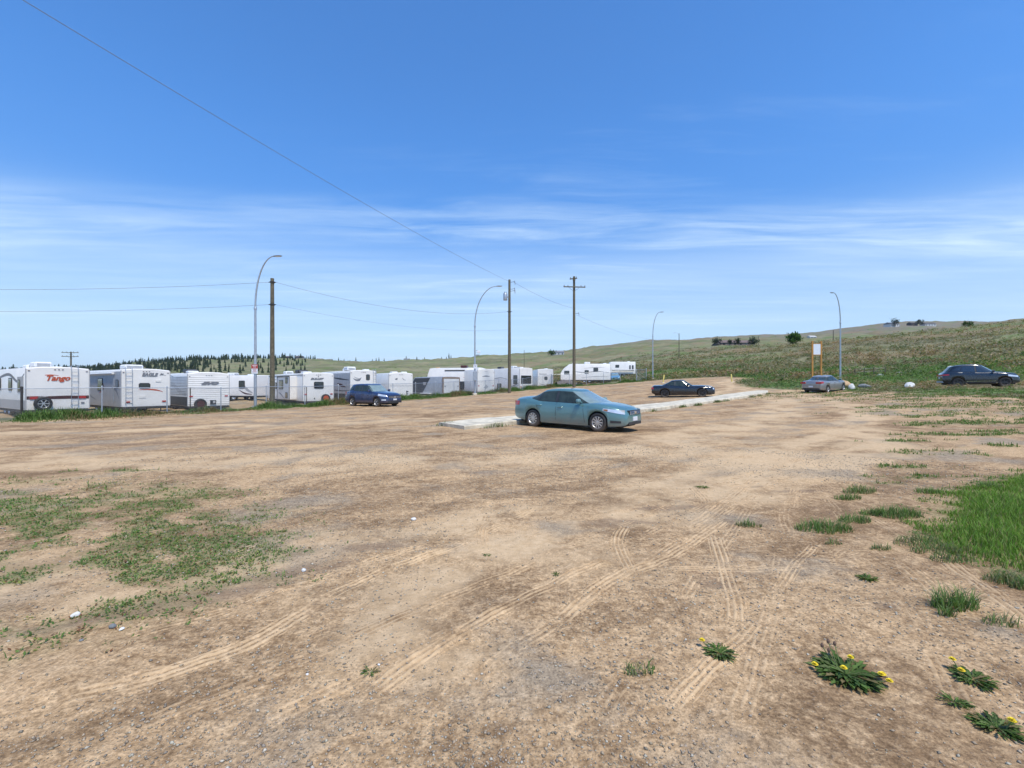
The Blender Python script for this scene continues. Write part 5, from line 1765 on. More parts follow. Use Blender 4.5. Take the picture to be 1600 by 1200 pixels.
SEDAN = dict(L=4.80, W=1.82, H=1.47, wb=2.775, r=.332, fo=.96,
             top=[(-2.46, .72), (-2.44, 1.02), (-2.36, 1.12), (-1.85, 1.16), (-.9, 1.03), (.6, 1.0), (1.25, 1.0), (1.65, .955), (2.05, .875), (2.25, .79), (2.35, .64)],
             belt=[(-2.46, .66), (-2.36, .96), (-1.7, 1.0), (-1.0, .965), (0, .935), (.95, .91), (1.5, .88), (2.05, .78), (2.35, .58)],
             low=[(-2.46, .42), (-2.25, .30), (-1.9, .26), (-1.0, .20), (1.0, .19), (1.9, .21), (2.2, .22), (2.35, .28)],
             cab=(-2.30, 1.62, -1.16, .36), sq=3.6, rw=.675, arc=.045, er=.82, ef=.92, kf=.36, kr=.24,
             windows=[(-.26, .98, -.30, .28, .13, .88), (-1.16, -.36, -1.04, -.38, .13, .88), (-1.66, -1.21, -1.28, -1.10, .16, .80)],
             trim=(-1.72, 1.06, -1.32, .30, .10, .91),
             pillars=[(-.37, -.27, -.37, -.29, .10, .92), (-1.21, -1.15, -1.10, -1.03, .12, .88)],
             seams=[(-.33, -.33, .25, .92), (.90, .80, .30, .88), (-1.05, -1.26, .50, .95)], handles=[(-.14, .80), (-1.08, .845)], mirror=(.66, .965),
             head=(1.60, 2.27, (.735, .625), (.815, .765)), indicator=(1.62, 1.76, (.745, .72), (.795, .785)), tail=(-2.42, -2.10, (.80, .82), (.97, .98)),
             faces=[(True, -.42, .42, .60, .75, 'grille', M_DARK, .014), (True, -.38, .38, .62, .638, 'grille_bar', M_CHROME, .024), (True, -.38, .38, .658, .676, 'grille_bar', M_CHROME, .024), (True, -.38, .38, .696, .714, 'grille_bar', M_CHROME, .022), (True, -.07, .07, .635, .725, 'badge', M_CHROME, .034),
                    (True, -.16, .16, .385, .525, 'number_plate', M_PLATE, .030), (True, -.48, .48, .26, .36, 'lower_intake', M_DARK, .016), (False, -.17, .17, .66, .80, 'number_plate', M_PLATE, .02)],
             bands=[(1.85, 2.18, (.33, .33), (.42, .40), 'fog_lamp_recess', M_DARK)],
             rim=M_ALLOY, spokes=10, wipers=True, mirrormat=M_MIRR)
c_ = SEDAN
car('sedan_car', 'dusty teal four-door sedan parked beside the concrete island', 'car', (2.42, 17.15), R(-39.9), SEDAN, P_TEAL)
# number on the front plate
SUV = dict(L=4.55, W=1.82, H=1.66, wb=2.62, r=.345, fo=.93,
           top=[(-2.31, .70), (-2.29, 1.0), (-2.20, 1.10), (-1.6, 1.14), (0, 1.12), (.85, 1.13), (1.4, 1.06), (1.95, .97), (2.16, .85), (2.24, .66)],
           belt=[(-2.31, .66), (-2.2, .98), (-1.5, 1.10), (0, 1.05), (.85, 1.02), (1.4, .98), (1.95, .86), (2.24, .60)],
           low=[(-2.31, .46), (-2.1, .34), (-1.5, .27), (1.2, .25), (1.9, .25), (2.24, .32)],
           cab=(-2.22, 1.10, -1.78, .30), rw=.70, arc=.05, er=.9, ef=.95, kf=.30, kr=.16, flare=.012,
           windows=[(-.25, .82, -.27, .26, .12, .86), (-1.20, -.34, -1.12, -.35, .12, .86), (-1.82, -1.28, -1.55, -1.22, .22, .76)],
           pillars=[(-.34, -.24, -.35, -.26, .1, .9)],
           seams=[(-.30, -.30, .32, 1.04), (.84, .80, .36, 1.0), (-1.05, -1.25, .6, 1.06)], handles=[(-.12, .90), (-1.05, .94)], mirror=(.60, 1.08),
           head=(1.50, 2.10, (.80, .72), (.94, .84)), tail=(-2.27, -2.05, (.84, .84), (1.08, 1.08)),
           faces=[(True, -.55, .55, .62, .80, 'grille', M_DARK, .012), (True, -.55, .55, .64, .668, 'grille_bar', M_CHROME, .024), (True, -.55, .55, .70, .728, 'grille_bar', M_CHROME, .024), (True, -.08, .08, .66, .75, 'badge', M_CHROME, .036),
                  (True, -.62, .62, .27, .44, 'lower_intake', M_DARK, .018), (True, -.16, .16, .46, .57, 'number_plate', M_PLATE, .03), (False, -.17, .17, .75, .88, 'number_plate', M_PLATE, .02)],
           bands=[(1.80, 2.12, (.46, .46), (.54, .54), 'fog_lamp', M_LENS), (-2.0, 2.0, (.27, .26), (.33, .32), 'sill_trim', M_DARK)],
           rim=M_ALLOY, spokes=5, handlemat=None)
SUV['handlemat'] = P_BLUE
car('suv_car', 'dark blue SUV parked in front of the fence beside the trailers', 'car', (-10.2, 33.6), R(-33), SUV, P_BLUE)

COUPE = dict(L=5.02, W=1.92, H=1.48, wb=2.95, r=.36, fo=.98,
             top=[(-2.57, .70), (-2.55, .96), (-2.45, 1.06), (-1.75, 1.06), (-.9, 1.02), (.5, 1.0), (.75, 1.0), (1.5, .98), (2.2, .90), (2.38, .82), (2.45, .62)],
             belt=[(-2.57, .66), (-2.45, .94), (-1.7, .98), (-1.0, 1.0), (0, .93), (.75, .90), (1.5, .88), (2.3, .80), (2.45, .58)],
             low=[(-2.57, .42), (-2.3, .28), (-1.2, .20), (1.2, .19), (2.2, .20), (2.45, .26)],
             cab=(-2.0, .95, -1.0, .12), rw=.68, arc=.03, er=.8, ef=.95, kf=.16, kr=.16, flare=.02,
             windows=[(-.62, .62, -.60, .06, .10, .88), (-1.30, -.70, -1.02, -.68, .16, .82)], pillars=[(-.70, -.62, -.68, -.60, .12, .86)],
             seams=[(-.68, -.68, .26, .94), (.70, .66, .26, .88)], handles=[(-.42, .80)], mirror=(.34, .96),
             head=(2.30, 2.42, (.64, .64), (.76, .75)), tail=(-2.54, -2.38, (.74, .74), (.90, .90)),
             faces=[(True, -.74, .74, .62, .76, 'grille', M_DARK, .012), (True, -.62, -.46, .63, .75, 'headlight', M_LENS, .022), (True, .46, .62, .63, .75, 'headlight', M_LENS, .022), (True, -.6, .6, .26, .38, 'lower_intake', M_DARK, .014),
                    (False, -.78, .78, .74, .88, 'tail_light', M_RED, .014), (True, -.75, .75, .42, .50, 'bumper_bar', M_CHROME, .03)],
             rim=M_DALLOY, spokes=5, roofmat=P_BLACK, glass=M_CGLASS)
car('coupe_car', 'black two-door coupe parked behind the concrete island', 'car', (14.75, 39.2), R(-20), COUPE, P_BLACK)

SEDAN2 = dict(SEDAN, L=4.60, W=1.79, H=1.44, wb=2.70, r=.315, fo=.90,
              top=[(-2.36, .72), (-2.34, 1.0), (-2.24, 1.07), (-1.8, 1.09), (-.9, 1.02), (.6, 1.0), (.9, 1.0), (1.45, .92), (1.95, .82), (2.14, .72), (2.25, .58)],
              cab=(-2.10, 1.40, -.98, .30), head=(1.55, 2.10, (.66, .58), (.78, .68)), tail=(-2.34, -1.92, (.80, .84), (.98, .98)),
              faces=[(False, -.82, -.40, .80, .95, 'tail_light', M_RED, .016), (False, .40, .82, .80, .95, 'tail_light', M_RED, .016), (False, -.17, .17, .50, .63, 'number_plate', M_PLATE, .022), (False, -.70, .70, .28, .40, 'bumper_insert', M_DARK, .014),
                     (True, -.4, .4, .55, .66, 'grille', M_DARK, .012)], rim=M_ALLOY, spokes=7, wipers=False, kr=.20, bands=[])
SEDAN2.pop('indicator')
car('sedan_car', 'warm grey sedan seen from behind, parked nose-in by the boulders', 'car', (27.35, 39.8), R(31), SEDAN2, P_GREY)

SUV2 = dict(SUV, L=4.48, W=1.85, H=1.80, wb=2.67, r=.360, fo=.90, cab=(-2.24, 1.20, -1.66, .22), er=.7, arc=.09,
            top=[(-2.26, .70), (-2.24, 1.02), (-2.12, 1.12), (-1.6, 1.16), (0, 1.12), (.85, 1.12), (1.4, 1.07), (1.95, .98), (2.15, .86), (2.23, .66)],
            belt=[(-2.26, .66), (-2.12, 1.02), (-1.5, 1.12), (0, 1.03), (.85, 1.0), (1.4, .97), (1.95, .88), (2.23, .60)],
            windows=[(-.22, .80, -.25, .20, .12, .84), (-1.15, -.32, -1.05, -.33, .14, .84), (-1.70, -1.22, -1.36, -1.12, .28, .76)],
            bands=[(-1.9, 1.9, (.28, .27), (.40, .39), 'sill_trim', M_DARK), (-.95, .95, (.43, .43), (.465, .465), 'silver_strip', M_CHROME), (-.9, .9, (.285, .285), (.32, .32), 'silver_strip', M_CHROME)],
            sglass=M_GLASS, rim=M_DALLOY, spokes=5, handlemat=P_SLATE,
            tail=(-2.23, -1.85, (.90, .95), (1.05, 1.04)),
            faces=[(True, -.5, .5, .60, .82, 'grille', M_DARK, .012), (True, -.16, .16, .42, .53, 'number_plate', M_PLATE, .03), (False, -.5, .5, .92, 1.02, 'tail_light', M_RED, .012), (False, -.17, .17, .70, .82, 'number_plate', M_PLATE, .02), (False, -.75, .75, .36, .50, 'bumper_insert', M_MIDG, .02)])
for _k in ('top', 'belt'): SUV2[_k] = [(p[0], p[1] * 1.07) for p in SUV2[_k]]
SUV2['mirror'] = (.66, 1.15)
car('suv_car', 'dark slate SUV parked on the grassy bank at the right', 'car', (37.25, 36.45), R(-30), SUV2, P_SLATE)
car('sedan_car', 'small sky-blue car parked among the far trailers behind the fence', 'car', (gz(961, 84), 84), R(-100), dict(SEDAN2, wipers=False), P_SKY)

# ------------------------------------------------------------------ sign board, marker posts, rocks
def sign_board():
    Z = 47.0; x = gz(1276, Z); z = h1(x, Z)
    root = empty('notice_board', (x, Z, z), R(-4), 'white board between two orange timber posts behind the grey sedan', 'sign')
    tp = zt(533, Z) - z
    for sx in (-.43, .43): MB().bevbox(sx - .075, sx + .075, -.07, .07, -.3, tp, .012).build('post', M_OWOOD, root)
    b1, b0 = zt(537.5, Z) - z, zt(554, Z) - z
    p = MB().box(-.345, .345, -.055, -.02, b0, b1).build('board', M_BOARD, root)
    for (a, b, c_, d_) in ((-.345, .345, b1, b1 + .06), (-.345, .345, b0 - .06, b0)): MB().box(a, b, -.062, .03, c_, d_).build('frame_rail', M_OWOOD, root)


sign_board()


def marker_post(px_, Z, hgt, tilt, label):
    x = gz(px_, Z); z = h1(x, Z)
    root = empty('marker_post', (x, Z, z), 0, label, 'bollard', 'yellow marker posts at the lot entrance')
    root.rotation_euler = (0, tilt, 0)
    MB().lathe([(.09, -.3), (.09, hgt - .04), (.075, hgt), (.001, hgt + .02)], (0, 0, 0), (0, 0, 1), 12).build('post', M_YEL, root, 'auto')
    MB().bevbox(-.22, .30, -.2, .2, -.1, .07, .03).build('foot_block', M_CONC, root)


marker_post(1036, 65, 1.15, R(7), 'leaning yellow post beside the farthest street lamp')
marker_post(1143.5, 63, 1.12, R(-5), 'yellow post standing alone at the right of the lot entrance')


def rock(name, x, y, sx, sy, sz, rot, mat, label, seed, group=None, cat='boulder', sink=.3):
    bm = bmesh.new()
    bmesh.ops.create_icosphere(bm, subdivisions=3, radius=1)
    rs = random.Random(seed)
    pl = [(Vector((rs.uniform(-1, 1), rs.uniform(-1, 1), rs.uniform(-.4, 1))).normalized(), rs.uniform(.62, .92)) for _ in range(9)]
    for v in bm.verts:
        p = v.co.copy()
        for n_, d_ in pl:
            k = p.dot(n_) - d_
            if k > 0: p -= n_ * k * .9
        p *= 1 + .05 * math.sin(p.x * 9 + seed) * math.cos(p.y * 7)
        v.co = Vector((p.x * sx, p.y * sy, p.z * sz))
    me = bpy.data.meshes.new(name); bm.to_mesh(me); bm.free()
    me.polygons.foreach_set('use_smooth', [True] * len(me.polygons)); me.set_sharp_from_angle(angle=R(30))
    o = new_obj(name, me, mat)
    o.location = (x, y, h1(x, y) + sz * (1 - sink)); o.rotation_euler = (0, 0, rot)
    tag(o, label, cat, group)
    return o


def rk(px_, py_, w, hgt, dep, mat, label, seed, group='rocks by the lot edge', cat='boulder', Z=None, name='boulder'):
    x, y, z = hit(px_, py_) if Z is None else (gz(px_, Z), Z, 0)
    s = y / F
    return rock(name, x, y, w * s / 2, dep, hgt * s / 1.5, rng.random() * .6, mat, label, seed, group, cat)


rk(1319, 603, 30, 10, .5, M_ROCKO, 'pale ochre flat boulder in front of the grey sedan', 3, Z=43)
rk(1331, 604, 10, 8, .25, M_ROCKW, 'white round rock touching the ochre boulder', 4, Z=40.5)
rk(1351, 602, 22, 6, .45, M_ROCKG, 'flat dark grey slab of rock right of the white round rock', 5, Z=42)
rk(1421, 602, 16, 9, .35, M_ROCKW, 'lone white boulder between the grey sedan and the slate SUV', 6, Z=38.5)
rk(1486, 567, 8, 3.5, .5, M_ROCKW, 'small pale rock on the green bank above the slate SUV', 7, Z=64)
rk(1375, 574, 5, 2.6, .4, M_ROCKW, 'small yellowish rock on the bank behind the lone white boulder', 8, Z=60)
rk(1406, 571, 13, 2.8, .4, M_ROCKG, 'long grey rock on the bank below the scrub', 9, Z=62)
for i, (px_, py_, w, lab) in enumerate(((646, 813, 9, 'small white stone alone in the middle foreground dirt'), (190, 985, 8, 'white stone at the lower edge of the green weeds'), (176, 981, 12, 'flat grey stone beside the white stone in the weeds'),
                                         (118, 963, 13, 'pale yellowish stone lying among the left-hand weeds'), (475, 893, 9, 'thin white fragment right of the green weeds'), (127, 1002, 7, 'small grey pebble below the left-hand weeds'),
                                         (592, 1040, 5, 'small pale stone near the bottom centre-left'), (480, 1055, 5, 'small pale stone on the gravel near the bottom left'))):
    x, y, z = hit(px_, py_)
    s = y / F * w / 2
    rock('stone', x, y, s, s * .8, s * .62, i * 1.3, M_ROCKW if i not in (2, 5) else M_ROCKG, lab, 20 + i, 'loose stones on the dirt', 'stone', .25)


def old_fence():
    """remains of a wire fence on the bank"""
    ps = [(gz(p, 62), 62.0 - .4 * i) for i, p in enumerate((1336, 1347, 1358, 1372))]
    root = empty('wire_fence', (ps[0][0], ps[0][1], h1(*ps[0])), 0, 'short run of old post-and-wire fence on the bank', 'fence')
    o = Vector(root.location)
    for p in ps: MB().tube([tuple(Vector((p[0], p[1], h1(*p) - .2)) - o), tuple(Vector((p[0], p[1], h1(*p) + 1.1)) - o)], .06, 6).build('post', M_POLE, root)
    for k in (.6, 1.0):
        MB().tube([tuple(Vector((p[0], p[1], h1(*p) + k)) - o) for p in ps], .012, 4).build('wire', M_WIRE, root)


old_fence()

# ------------------------------------------------------------------ single plants in the foreground
M_YFL = simple('dandelion_yellow', (.80, .60, .02), .7, var=.15, vscale=60)
M_STEM = simple('plant_stem', (.13, .17, .05), .7)
M_SEED = simple('seed_head', (.16, .10, .07), .9)


def dandelion(px_, py_, rad, nleaf, flowers, seeds, label, group='dandelions in the foreground'):
    x, y, z = hit(px_, py_)
    root = empty('dandelion_plant', (x, y, z), 0, label, 'plant', group)
    V, T, C = [], [], []; b = 0
    for k in range(nleaf):
        q = rng.random() * 6.2832; ln = rad * (.38 + .36 * rng.random()); el = .10 + .60 * rng.random() ** 1.6
        off = np.array([math.cos(q), math.sin(q)]) * rad * .55 * rng.random()
        cg = np.array(GREENS[rng.integers(4)]) * (.45 + .5 * rng.random())
        if rng.random() < .12: cg = np.array((.22, .17, .08))
        n = 7
        for i in range(n + 1):
            s = i / n
            w_ = ln * (.035 + .075 * math.sin(s * 2.6)) * (1.45 if i % 2 else .55) * (1 - s ** 4)
            rr = s * ln * math.cos(el * (1 - .7 * s)); zz = ln * math.sin(el) * (s - .55 * s * s) * 1.1 + .004
            cx, cy = off[0] + math.cos(q) * rr, off[1] + math.sin(q) * rr
            V += [(cx - math.sin(q) * w_, cy + math.cos(q) * w_, zz + w_ * .3), (cx, cy, zz - .002), (cx + math.sin(q) * w_, cy - math.cos(q) * w_, zz + w_ * .3)]
            C += [cg, cg * 1.35, cg]
            if i < n:
                j = b + i * 3
                T += [(j, j + 1, j + 4, j + 3), (j + 1, j + 2, j + 5, j + 4)]
        b += (n + 1) * 3
    np_mesh('leaves', V, T, M_LEAF, root, np.clip(np.array(C), 0, 1), True)
    for k, (ux, uy, hgt) in enumerate(flowers):
        sx, sy = ux * rad, uy * rad
        st = MB().tube([(sx * .5, sy * .5, 0), (sx * .8, sy * .8, hgt * .6), (sx, sy, hgt)], .0028, 5).build('flower_stem', M_STEM, root)
        m = MB(); R_ = .019
        for ring, (rr, zz, nn_) in enumerate(((1.0, .002, 16), (.75, .007, 14), (.45, .011, 10))):
            for i in range(nn_):
                q = 2 * math.pi * i / nn_ + ring * .3
                e = (math.cos(q), math.sin(q)); w_ = .0045
                m.add([(sx, sy, hgt + zz * .4), (sx + e[0] * R_ * rr * .7 - e[1] * w_, sy + e[1] * R_ * rr * .7 + e[0] * w_, hgt + zz), (sx + e[0] * R_ * rr, sy + e[1] * R_ * rr, hgt + zz + .002), (sx + e[0] * R_ * rr * .7 + e[1] * w_, sy + e[1] * R_ * rr * .7 - e[0] * w_, hgt + zz)], [(0, 1, 2, 3)])
        m.build('flower', M_YFL, root)
    for (ux, uy, hgt) in seeds:
        MB().tube([(ux * rad * .4, uy * rad * .4, 0), (ux * rad, uy * rad, hgt)], .0026, 5).build('flower_stem', M_STEM, root)
        MB().lathe([(.001, -.012), (.008, -.006), (.009, .006), (.004, .016), (.001, .017)], (ux * rad, uy * rad, hgt), (0, 0, 1), 8).build('seed_head', M_SEED, root)


def fl(*l): return l
dandelion(1125, 1022, .095, 110, [(-.9, .6, .05)], [], 'dandelion clump with a single yellow flower beside the tyre tracks')
dandelion(1322, 1055, .165, 340, [(-.98, .15, .045), (-.30, -.30, .07), (.45, .40, .06), (.98, -.35, .04), (.92, -.70, .04), (.85, -.45, .05)], [(-.35, .7, .10), (-.1, .75, .12), (.1, .7, .11), (-.25, .5, .09)], 'largest dandelion clump with several yellow flowers and dark seed heads')
dandelion(1520, 1062, .105, 130, [(-.6, .0, .05), (-.3, .8, .06)], [], 'dandelion clump with two yellow flowers near the right edge')
dandelion(1492, 1098, .07, 45, [], [], 'small flowerless leafy clump below the two-flowered dandelion')
dandelion(1558, 1138, .105, 120, [(.35, -.3, .06)], [], 'leafy dandelion clump at the bottom right corner')
dandelion(1355, 905, .085, 80, [], [], 'small dark green rosette alone on bare dirt at right')
dandelion(870, 898, .05, 24, [], [], 'tiny green seedling between the tyre tracks in the middle')
dandelion(760, 868, .05, 20, [], [], 'tiny dark seedling beside the short ribbed tyre track')
dandelion(1097, 762, .11, 40, [], [], 'round green clump near the far end of the curved track')
dandelion(578, 1052, .06, 24, [], [], 'scrappy little weed on the gravel at bottom centre-left')


def tuft(px_, py_, rad, hgt, n, label, dull=.2, spread=1.0):
    x, y, z = hit(px_, py_)
    q = rng.random(n) * 6.2832; rr = np.sqrt(rng.random(n)) * rad
    bx_ = x + np.cos(q) * rr * spread * 1.5; by_ = y + np.sin(q) * rr * .7
    hh = hgt * (.4 + .6 * rng.random(n)) * (1 - .5 * (rr / rad) ** 2)
    col = np.where(rng.random((n, 1)) < dull, pick([(.26, .24, .13), (.20, .21, .11)], n), pick([(.15, .235, .07), (.185, .27, .085), (.12, .20, .065)], n))
    V, T, C = blade_arrays(bx_, by_, H(bx_, by_), hh, .005 + .004 * rng.random(n), hh * (.4 + .7 * rng.random(n)), col, .3, 1.3)
    o = np_mesh('grass_tuft', V - np.array([x, y, z]), T, M_LEAF, col=C)
    o.location = (x, y, z)
    tag(o, label, 'grass', 'grass tufts on the dirt')


for a in ((1288, 828, .22, .16, 420, 'wide bright grass tuft left of the lush grass'), (1335, 815, .13, .14, 220, 'smaller grass tuft joined to the right of the wide bright tuft'), (1402, 806, .20, .17, 420, 'thick grass tuft just left of the lush grass edge'),
          (1362, 804, .10, .11, 140, 'low tuft left of the thick grass tuft'), (1343, 770, .17, .17, 260, 'grey-green tuft standing alone above the wide bright tuft', .5), (1324, 780, .13, .12, 180, 'low dark tuft beside the grey-green tuft'),
          (1432, 848, .16, .13, 200, 'pale tuft at the near-left foot of the lush grass', .6), (1462, 862, .16, .13, 220, 'straggling pale tuft following the wheel rut', .6), (1484, 876, .12, .10, 140, 'last tuft of the straggling row along the rut', .5),
          (1491, 950, .115, .20, 260, 'upright grass tuft beside the rut near the right edge', .25), (1478, 962, .04, .11, 50, 'thin spray of grass at the foot of the upright tuft', .3), (1575, 910, .13, .14, 190, 'pale grass tuft at the right edge beyond the rut', .6),
          (1600, 920, .08, .14, 110, 'tuft cut by the right edge of the view', .3), (1376, 858, .07, .09, 80, 'small yellowish tuft between the two right-hand ruts', .6), (1170, 822, .10, .11, 110, 'thin grey-green tuft right of the centre tracks', .6),
          (1302, 850, .06, .08, 50, 'wispy little tuft below the wide bright tuft', .6), (1000, 1050, .07, .08, 60, 'sparse thin weed at bottom centre', .4), (1570, 975, .10, .10, 70, 'dry sparse weed low at the right edge', .7),
          (1448, 770, .12, .13, 180, 'tuft at the far-left tip of the lush grass', .2), (1545, 762, .13, .15, 200, 'dark tuft on the far rim of the lush grass', .2)):
    tuft(*a)

# strips of grass that root against the concrete island
for i, (u, v, n) in enumerate(((10.2, -1.10, 120), (12.6, -1.12, 70), (16.2, -1.12, 150), (18.4, -1.12, 160), (21.6, -1.12, 200), (23.0, -1.12, 120), (28.4, -1.15, 140), (30.2, -1.1, 100), (3.6, -1.2, 160), (.8, -1.15, 90), (-.1, .7, 120), (32.5, -1.1, 120))):
    dx_, dy_ = .7157, .6984
    x = -1.95 + dx_ * u + dy_ * v * -1 * -1; y = 17.35 + dy_ * u + dx_ * v
    x = -1.95 + dx_ * u - dy_ * v; y = 17.35 + dy_ * u + dx_ * v
    q = rng.normal(0, .35, n); w_ = rng.normal(0, .10, n)
    bx_ = x + dx_ * q - dy_ * w_; by_ = y + dy_ * q + dx_ * w_
    hh = .06 + .20 * rng.random(n) * np.exp(-(q / .4) ** 2)
    V, T, C = blade_arrays(bx_, by_, H(bx_, by_), hh, .012 + .012 * rng.random(n), hh * .6, pick(GREENS + DULL, n))
    o = np_mesh('grass_tuft', V - np.array([x, y, 0]), T, M_LEAF, col=C); o.location = (x, y, 0)
    tag(o, 'weeds rooted along the foot of the concrete island', 'grass', 'weeds along the concrete island', 'stuff')

# ------------------------------------------------------------------ trees and distant houses
def conifer_mesh(seed):
    rs = np.random.default_rng(seed)
    V, T, C = [], [], []; b = 0
    for k in range(5):                                   # trunk
        q = 6.2832 * k / 5
        V += [(math.cos(q) * .035, math.sin(q) * .035, -.05), (math.cos(q) * .012, math.sin(q) * .012, .9)]
        C += [(.07, .05, .035)] * 2
    T += [(2 * k, 2 * ((k + 1) % 5), 2 * ((k + 1) % 5) + 1, 2 * k + 1) for k in range(5)]; b = 10
    for lv in range(9):                                  # whorls of drooping boughs
        z0 = .14 + lv * .095; rad = (.30 - .030 * lv) * (.8 + .4 * rs.random())
        for k in range(8):
            q = 6.2832 * (k + rs.random() * .7) / 8; rr = rad * (.6 + .6 * rs.random()); w_ = .26 * rad + .02
            cx, cy = math.cos(q), math.sin(q)
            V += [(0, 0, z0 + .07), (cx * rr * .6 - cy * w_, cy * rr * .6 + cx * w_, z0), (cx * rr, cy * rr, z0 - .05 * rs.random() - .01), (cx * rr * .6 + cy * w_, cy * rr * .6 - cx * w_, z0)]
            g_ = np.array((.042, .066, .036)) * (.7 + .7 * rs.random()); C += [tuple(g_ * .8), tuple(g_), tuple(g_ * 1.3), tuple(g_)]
            T.append((b, b + 1, b + 2, b + 3)); b += 4
    return V, T, C


proto = []
for s in (1, 2, 3):
    V, T, C = conifer_mesh(s)
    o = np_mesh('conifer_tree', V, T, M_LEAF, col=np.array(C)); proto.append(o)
cnt = 0
tries = 0
while cnt < 285 and tries < 9000:
    tries += 1
    px_ = random.uniform(-40, 560); Z = random.uniform(430, 1120)
    x = gz(px_, Z)
    dens = float(fbm(np.array([x * .006]), np.array([Z * .008]), 301, 3)[0])
    ridge = abs(Z - 1080) < 60 and px_ < 470
    if not ridge and dens < .44 + max(0, (px_ - 330)) * .0011 + max(0, (90 - px_)) * .001: continue
    src = proto[cnt % 3]
    o = src if cnt < 3 else src.copy()
    if cnt >= 3: COL.objects.link(o)
    s = random.uniform(7, 14) * (.75 if px_ > 400 else 1)
    o.location = (x, Z, h1(x, Z)); o.scale = (s * random.uniform(.9, 1.25), s * random.uniform(.9, 1.25), s); o.rotation_euler = (0, 0, random.random() * 6)
    tag(o, 'small dark conifer on the distant wooded hillside behind the trailers', 'tree', 'conifers on the far hillside')
    cnt += 1


def distant_wood():
    """the rest of the forest on the far hill, which reads as one dark mass"""
    N = 9000
    pxs = rng.uniform(-60, 740, N); Zs = rng.uniform(440, 1180, N)
    x = (pxs - 800) / F * Zs
    dens = fbm(x * .006, Zs * .008, 301, 3)
    ridge = (Zs > 960) & (pxs < 480)
    keep = np.where(ridge, rng.random(N) < .35, ((dens > .46 + np.maximum(0, pxs - 330) * .0009) & (rng.random(N) < .34)) | ((pxs < 480) & (rng.random(N) < .10)) | ((Zs > 880) & (Zs < 960) & (rng.random(N) < .10)))
    x, Zs = x[keep], Zs[keep]; n = len(x)
    hh = rng.uniform(5, 12, n); z = H(x, Zs); w_ = hh * rng.uniform(.16, .26, n)
    Vs, Ts, Cs = [], [], []; b = 0
    for lv in range(4):
        z0 = hh * (.08 + .22 * lv); z1 = hh * (.45 + .185 * lv); rr = w_ * (1 - .22 * lv)
        q0 = rng.random(n) * 6
        for k in range(6):
            q = q0 + k * 1.047
            jit = rng.uniform(.7, 1.3, n)
            Vs.append(np.stack([np.stack([x, Zs, z + z1], 1), np.stack([x + np.cos(q) * rr * jit, Zs + np.sin(q) * rr * jit, z + z0], 1), np.stack([x + np.cos(q + 1.0) * rr, Zs + np.sin(q + 1.0) * rr, z + z0 * 1.05], 1)], 1).reshape(-1, 3))
            Ts.append(np.arange(n * 3).reshape(-1, 3) + b); b += n * 3
            c = np.array((.046, .070, .038)) * rng.uniform(.7, 1.3, (n, 1)); Cs.append(np.repeat(c, 3, 0))
    tag(np_mesh('distant_wood', np.vstack(Vs), np.vstack(Ts), M_LEAF, col=np.vstack(Cs)), 'dark conifer wood covering the far hillside at left', 'wood', kind='stuff')


distant_wood()


def leafy_tree(px_, Z, hgt, wid, label, col, n=1500, group=None):
    x = gz(px_, Z); z = h1(x, Z)
    root = empty('leafy_tree', (x, Z, z), 0, label, 'tree', group)
    m = MB(); m.tube([(0, 0, -.3), (0, 0, hgt * .45), (.1, 0, hgt * .8)], hgt * .035, 7, r2=hgt * .012)
    for q in (0, 2.1, 4.2): m.tube([(0, 0, hgt * .3), (math.cos(q) * wid * .3, math.sin(q) * wid * .3, hgt * .6)], hgt * .018, 5, r2=hgt * .008)
    m.build('trunk', M_POLE, root)
    cl = rng.normal(0, 1, (26, 3)); cl /= np.linalg.norm(cl, axis=1)[:, None]; cl *= rng.random((26, 1)) ** .4
    k = rng.integers(0, 26, n)
    p = cl[k] * np.array([wid * .42, wid * .42, hgt * .36]) + rng.normal(0, 1, (n, 3)) * wid * .085
    p[:, 2] += hgt * .58
    V, T, C = leaf_arrays(p[:, 0], p[:, 1], np.maximum(p[:, 2], .1), np.full(n, wid * .09) * (.6 + .8 * rng.random(n)), 1.6, np.tile(col, (n, 1)) * (.65 + .6 * rng.random((26, 1))[k]))
    np_mesh('crown', V, T, M_LEAF, root, C)


leafy_tree(1239, 178, 5.4, 5.4, 'round bright green tree on the crest left of the white board', (.075, .15, .035), 1800)
for (px_, Z, hgt, wid, lab) in ((1120, 330, 5.5, 7, 'dark tree at the left end of the long brown house'), (1140, 330, 4.0, 5, 'dark tree in front of the long brown house'), (1152, 330, 5.0, 6, 'second dark tree in front of the long brown house'),
                                (1178, 330, 6.0, 9, 'dark tree at the right end of the long brown house'), (1398, 820, 17, 15, 'dark tree beside the pale house on the right hilltop'), (1437, 820, 13, 13, 'dark tree right of the pale hilltop house'),
                                (1512, 190, 2.6, 4.5, 'pale green bush on the crest at the right'), (862, 620, 7, 13, 'green tree left of the small pale house on the slope')):
    leafy_tree(px_, Z, hgt, wid, lab, (.035, .055, .03) if 'pale green' not in lab and 'green tree' not in lab else (.08, .13, .045), 500, 'trees by the far houses')


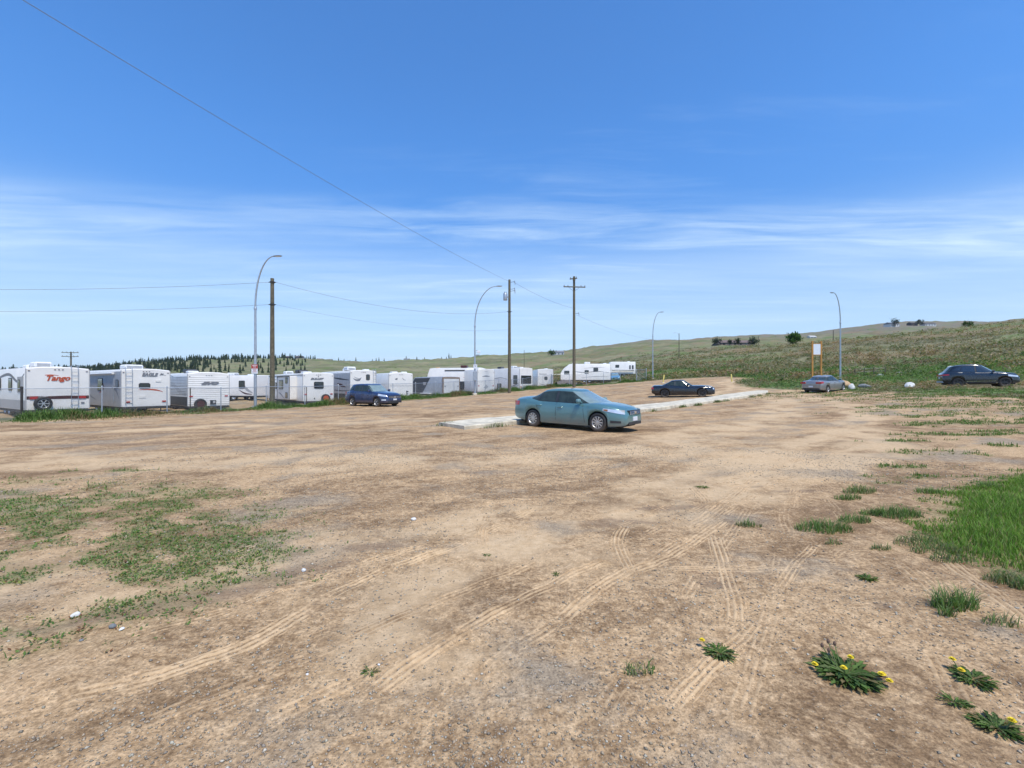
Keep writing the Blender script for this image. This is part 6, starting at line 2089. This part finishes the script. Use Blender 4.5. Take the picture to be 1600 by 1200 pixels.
def house(px_, Z, w, dp, hgt, label, wallc, roofc, rz=0.0):
    x = gz(px_, Z); z = h1(x, Z) - .3 - (1.5 if Z > 880 else 0)
    root = empty('house', (x, Z, z), rz, label, 'house', 'houses far up the slopes')
    if Z > 880: w, dp, hgt = w * .7, dp * .8, hgt * .8
    wm = simple('house_wall_%.2f_%.2f' % (wallc[0], wallc[2]), wallc, .8); rm = simple('house_roof_%.2f_%.2f' % (roofc[0], roofc[2]), roofc, .8)
    MB().box(-w / 2, w / 2, -dp / 2, dp / 2, -1, hgt).build('wall', wm, root)
    m = MB(); e = .5
    m.add([(-w / 2 - e, -dp / 2 - e, hgt + .01), (w / 2 + e, -dp / 2 - e, hgt + .01), (w / 2 + e, dp / 2 + e, hgt + .01), (-w / 2 - e, dp / 2 + e, hgt + .01), (-w / 2 - e, 0, hgt + dp * .26), (w / 2 + e, 0, hgt + dp * .26)],
          [(0, 1, 5, 4), (2, 3, 4, 5), (1, 2, 5), (3, 0, 4), (0, 3, 2, 1)])
    m.build('roof', rm, root)
    k = max(2, int(w / 4))
    for i in range(k):
        xx = -w / 2 + w * (i + .5) / k
        MB().box(xx - .7, xx + .7, -dp / 2 - .06, -dp / 2 - .01, hgt * .35, hgt * .8).build('window', M_GLASS, root)


BR = (.20, .15, .13); WH = (.62, .60, .57); DR = (.10, .085, .08); GR = (.20, .20, .21)
for a in ((1148, 345, 26, 9, 2.6, 'long low brown house among dark trees on the right slope', BR, (.17, .12, .105), .05), (1126, 345, 9, 8, 2.4, 'small dark house at the left end of the brown house', DR, DR, .3),
          (1393, 830, 20, 14, 6.5, 'pale house highest on the right hilltop', WH, GR, .2), (1450, 830, 18, 12, 5, 'low pale house right of the highest hilltop house', WH, DR, -.1), (1425, 830, 12, 10, 4.5, 'small dark house between the two pale hilltop houses', DR, DR, .1), (1268, 560, 8, 6, 3.0, 'tiny white house behind the round green tree', WH, WH, .1),
          (872, 640, 15, 10, 5, 'small pale grey house alone on the middle slope', (.42, .43, .45), GR, .1), (636, 900, 16, 10, 5, 'left one of the two white houses on the central ridge', WH, GR, .2), (650, 900, 18, 10, 5, 'right one of the two white houses on the central ridge', WH, GR, -.1),
          (448, 925, 26, 12, 7, 'large dark house on the wooded ridge', DR, DR, .1), (468, 925, 20, 12, 7, 'dark house right of the large one on the wooded ridge', (.16, .15, .15), DR, -.1),
          (500, 900, 16, 10, 5, 'pale pinkish house below the wooded ridge', (.40, .34, .31), (.25, .2, .19), .2), (515, 900, 14, 10, 5, 'pale grey house right of the pinkish house', (.42, .40, .39), GR, 0), (745, 930, 14, 9, 5, 'small white house on the ridge near the second lamp', WH, GR, 0)):
    house(*a)


# ------------------------------------------------------------------ the air
def haze():
    m, nt, b = mat_new('thin_haze')
    nt.nodes.remove(b)
    v = nt.nodes.new('ShaderNodeVolumePrincipled')
    v.inputs['Color'].default_value = (.80, .88, 1.0, 1)
    v.inputs['Density'].default_value = .00005
    v.inputs['Anisotropy'].default_value = .2
    nt.links.new(v.outputs[0], nt.nodes['Material Output'].inputs['Volume'])
    o = MB().box(-12500, 12500, -12500, 12500, -120, 620).build('haze', m)
    o['kind'] = 'stuff'
    o['label'] = 'thin pale haze lying over the whole valley'
    o['category'] = 'haze'


haze()
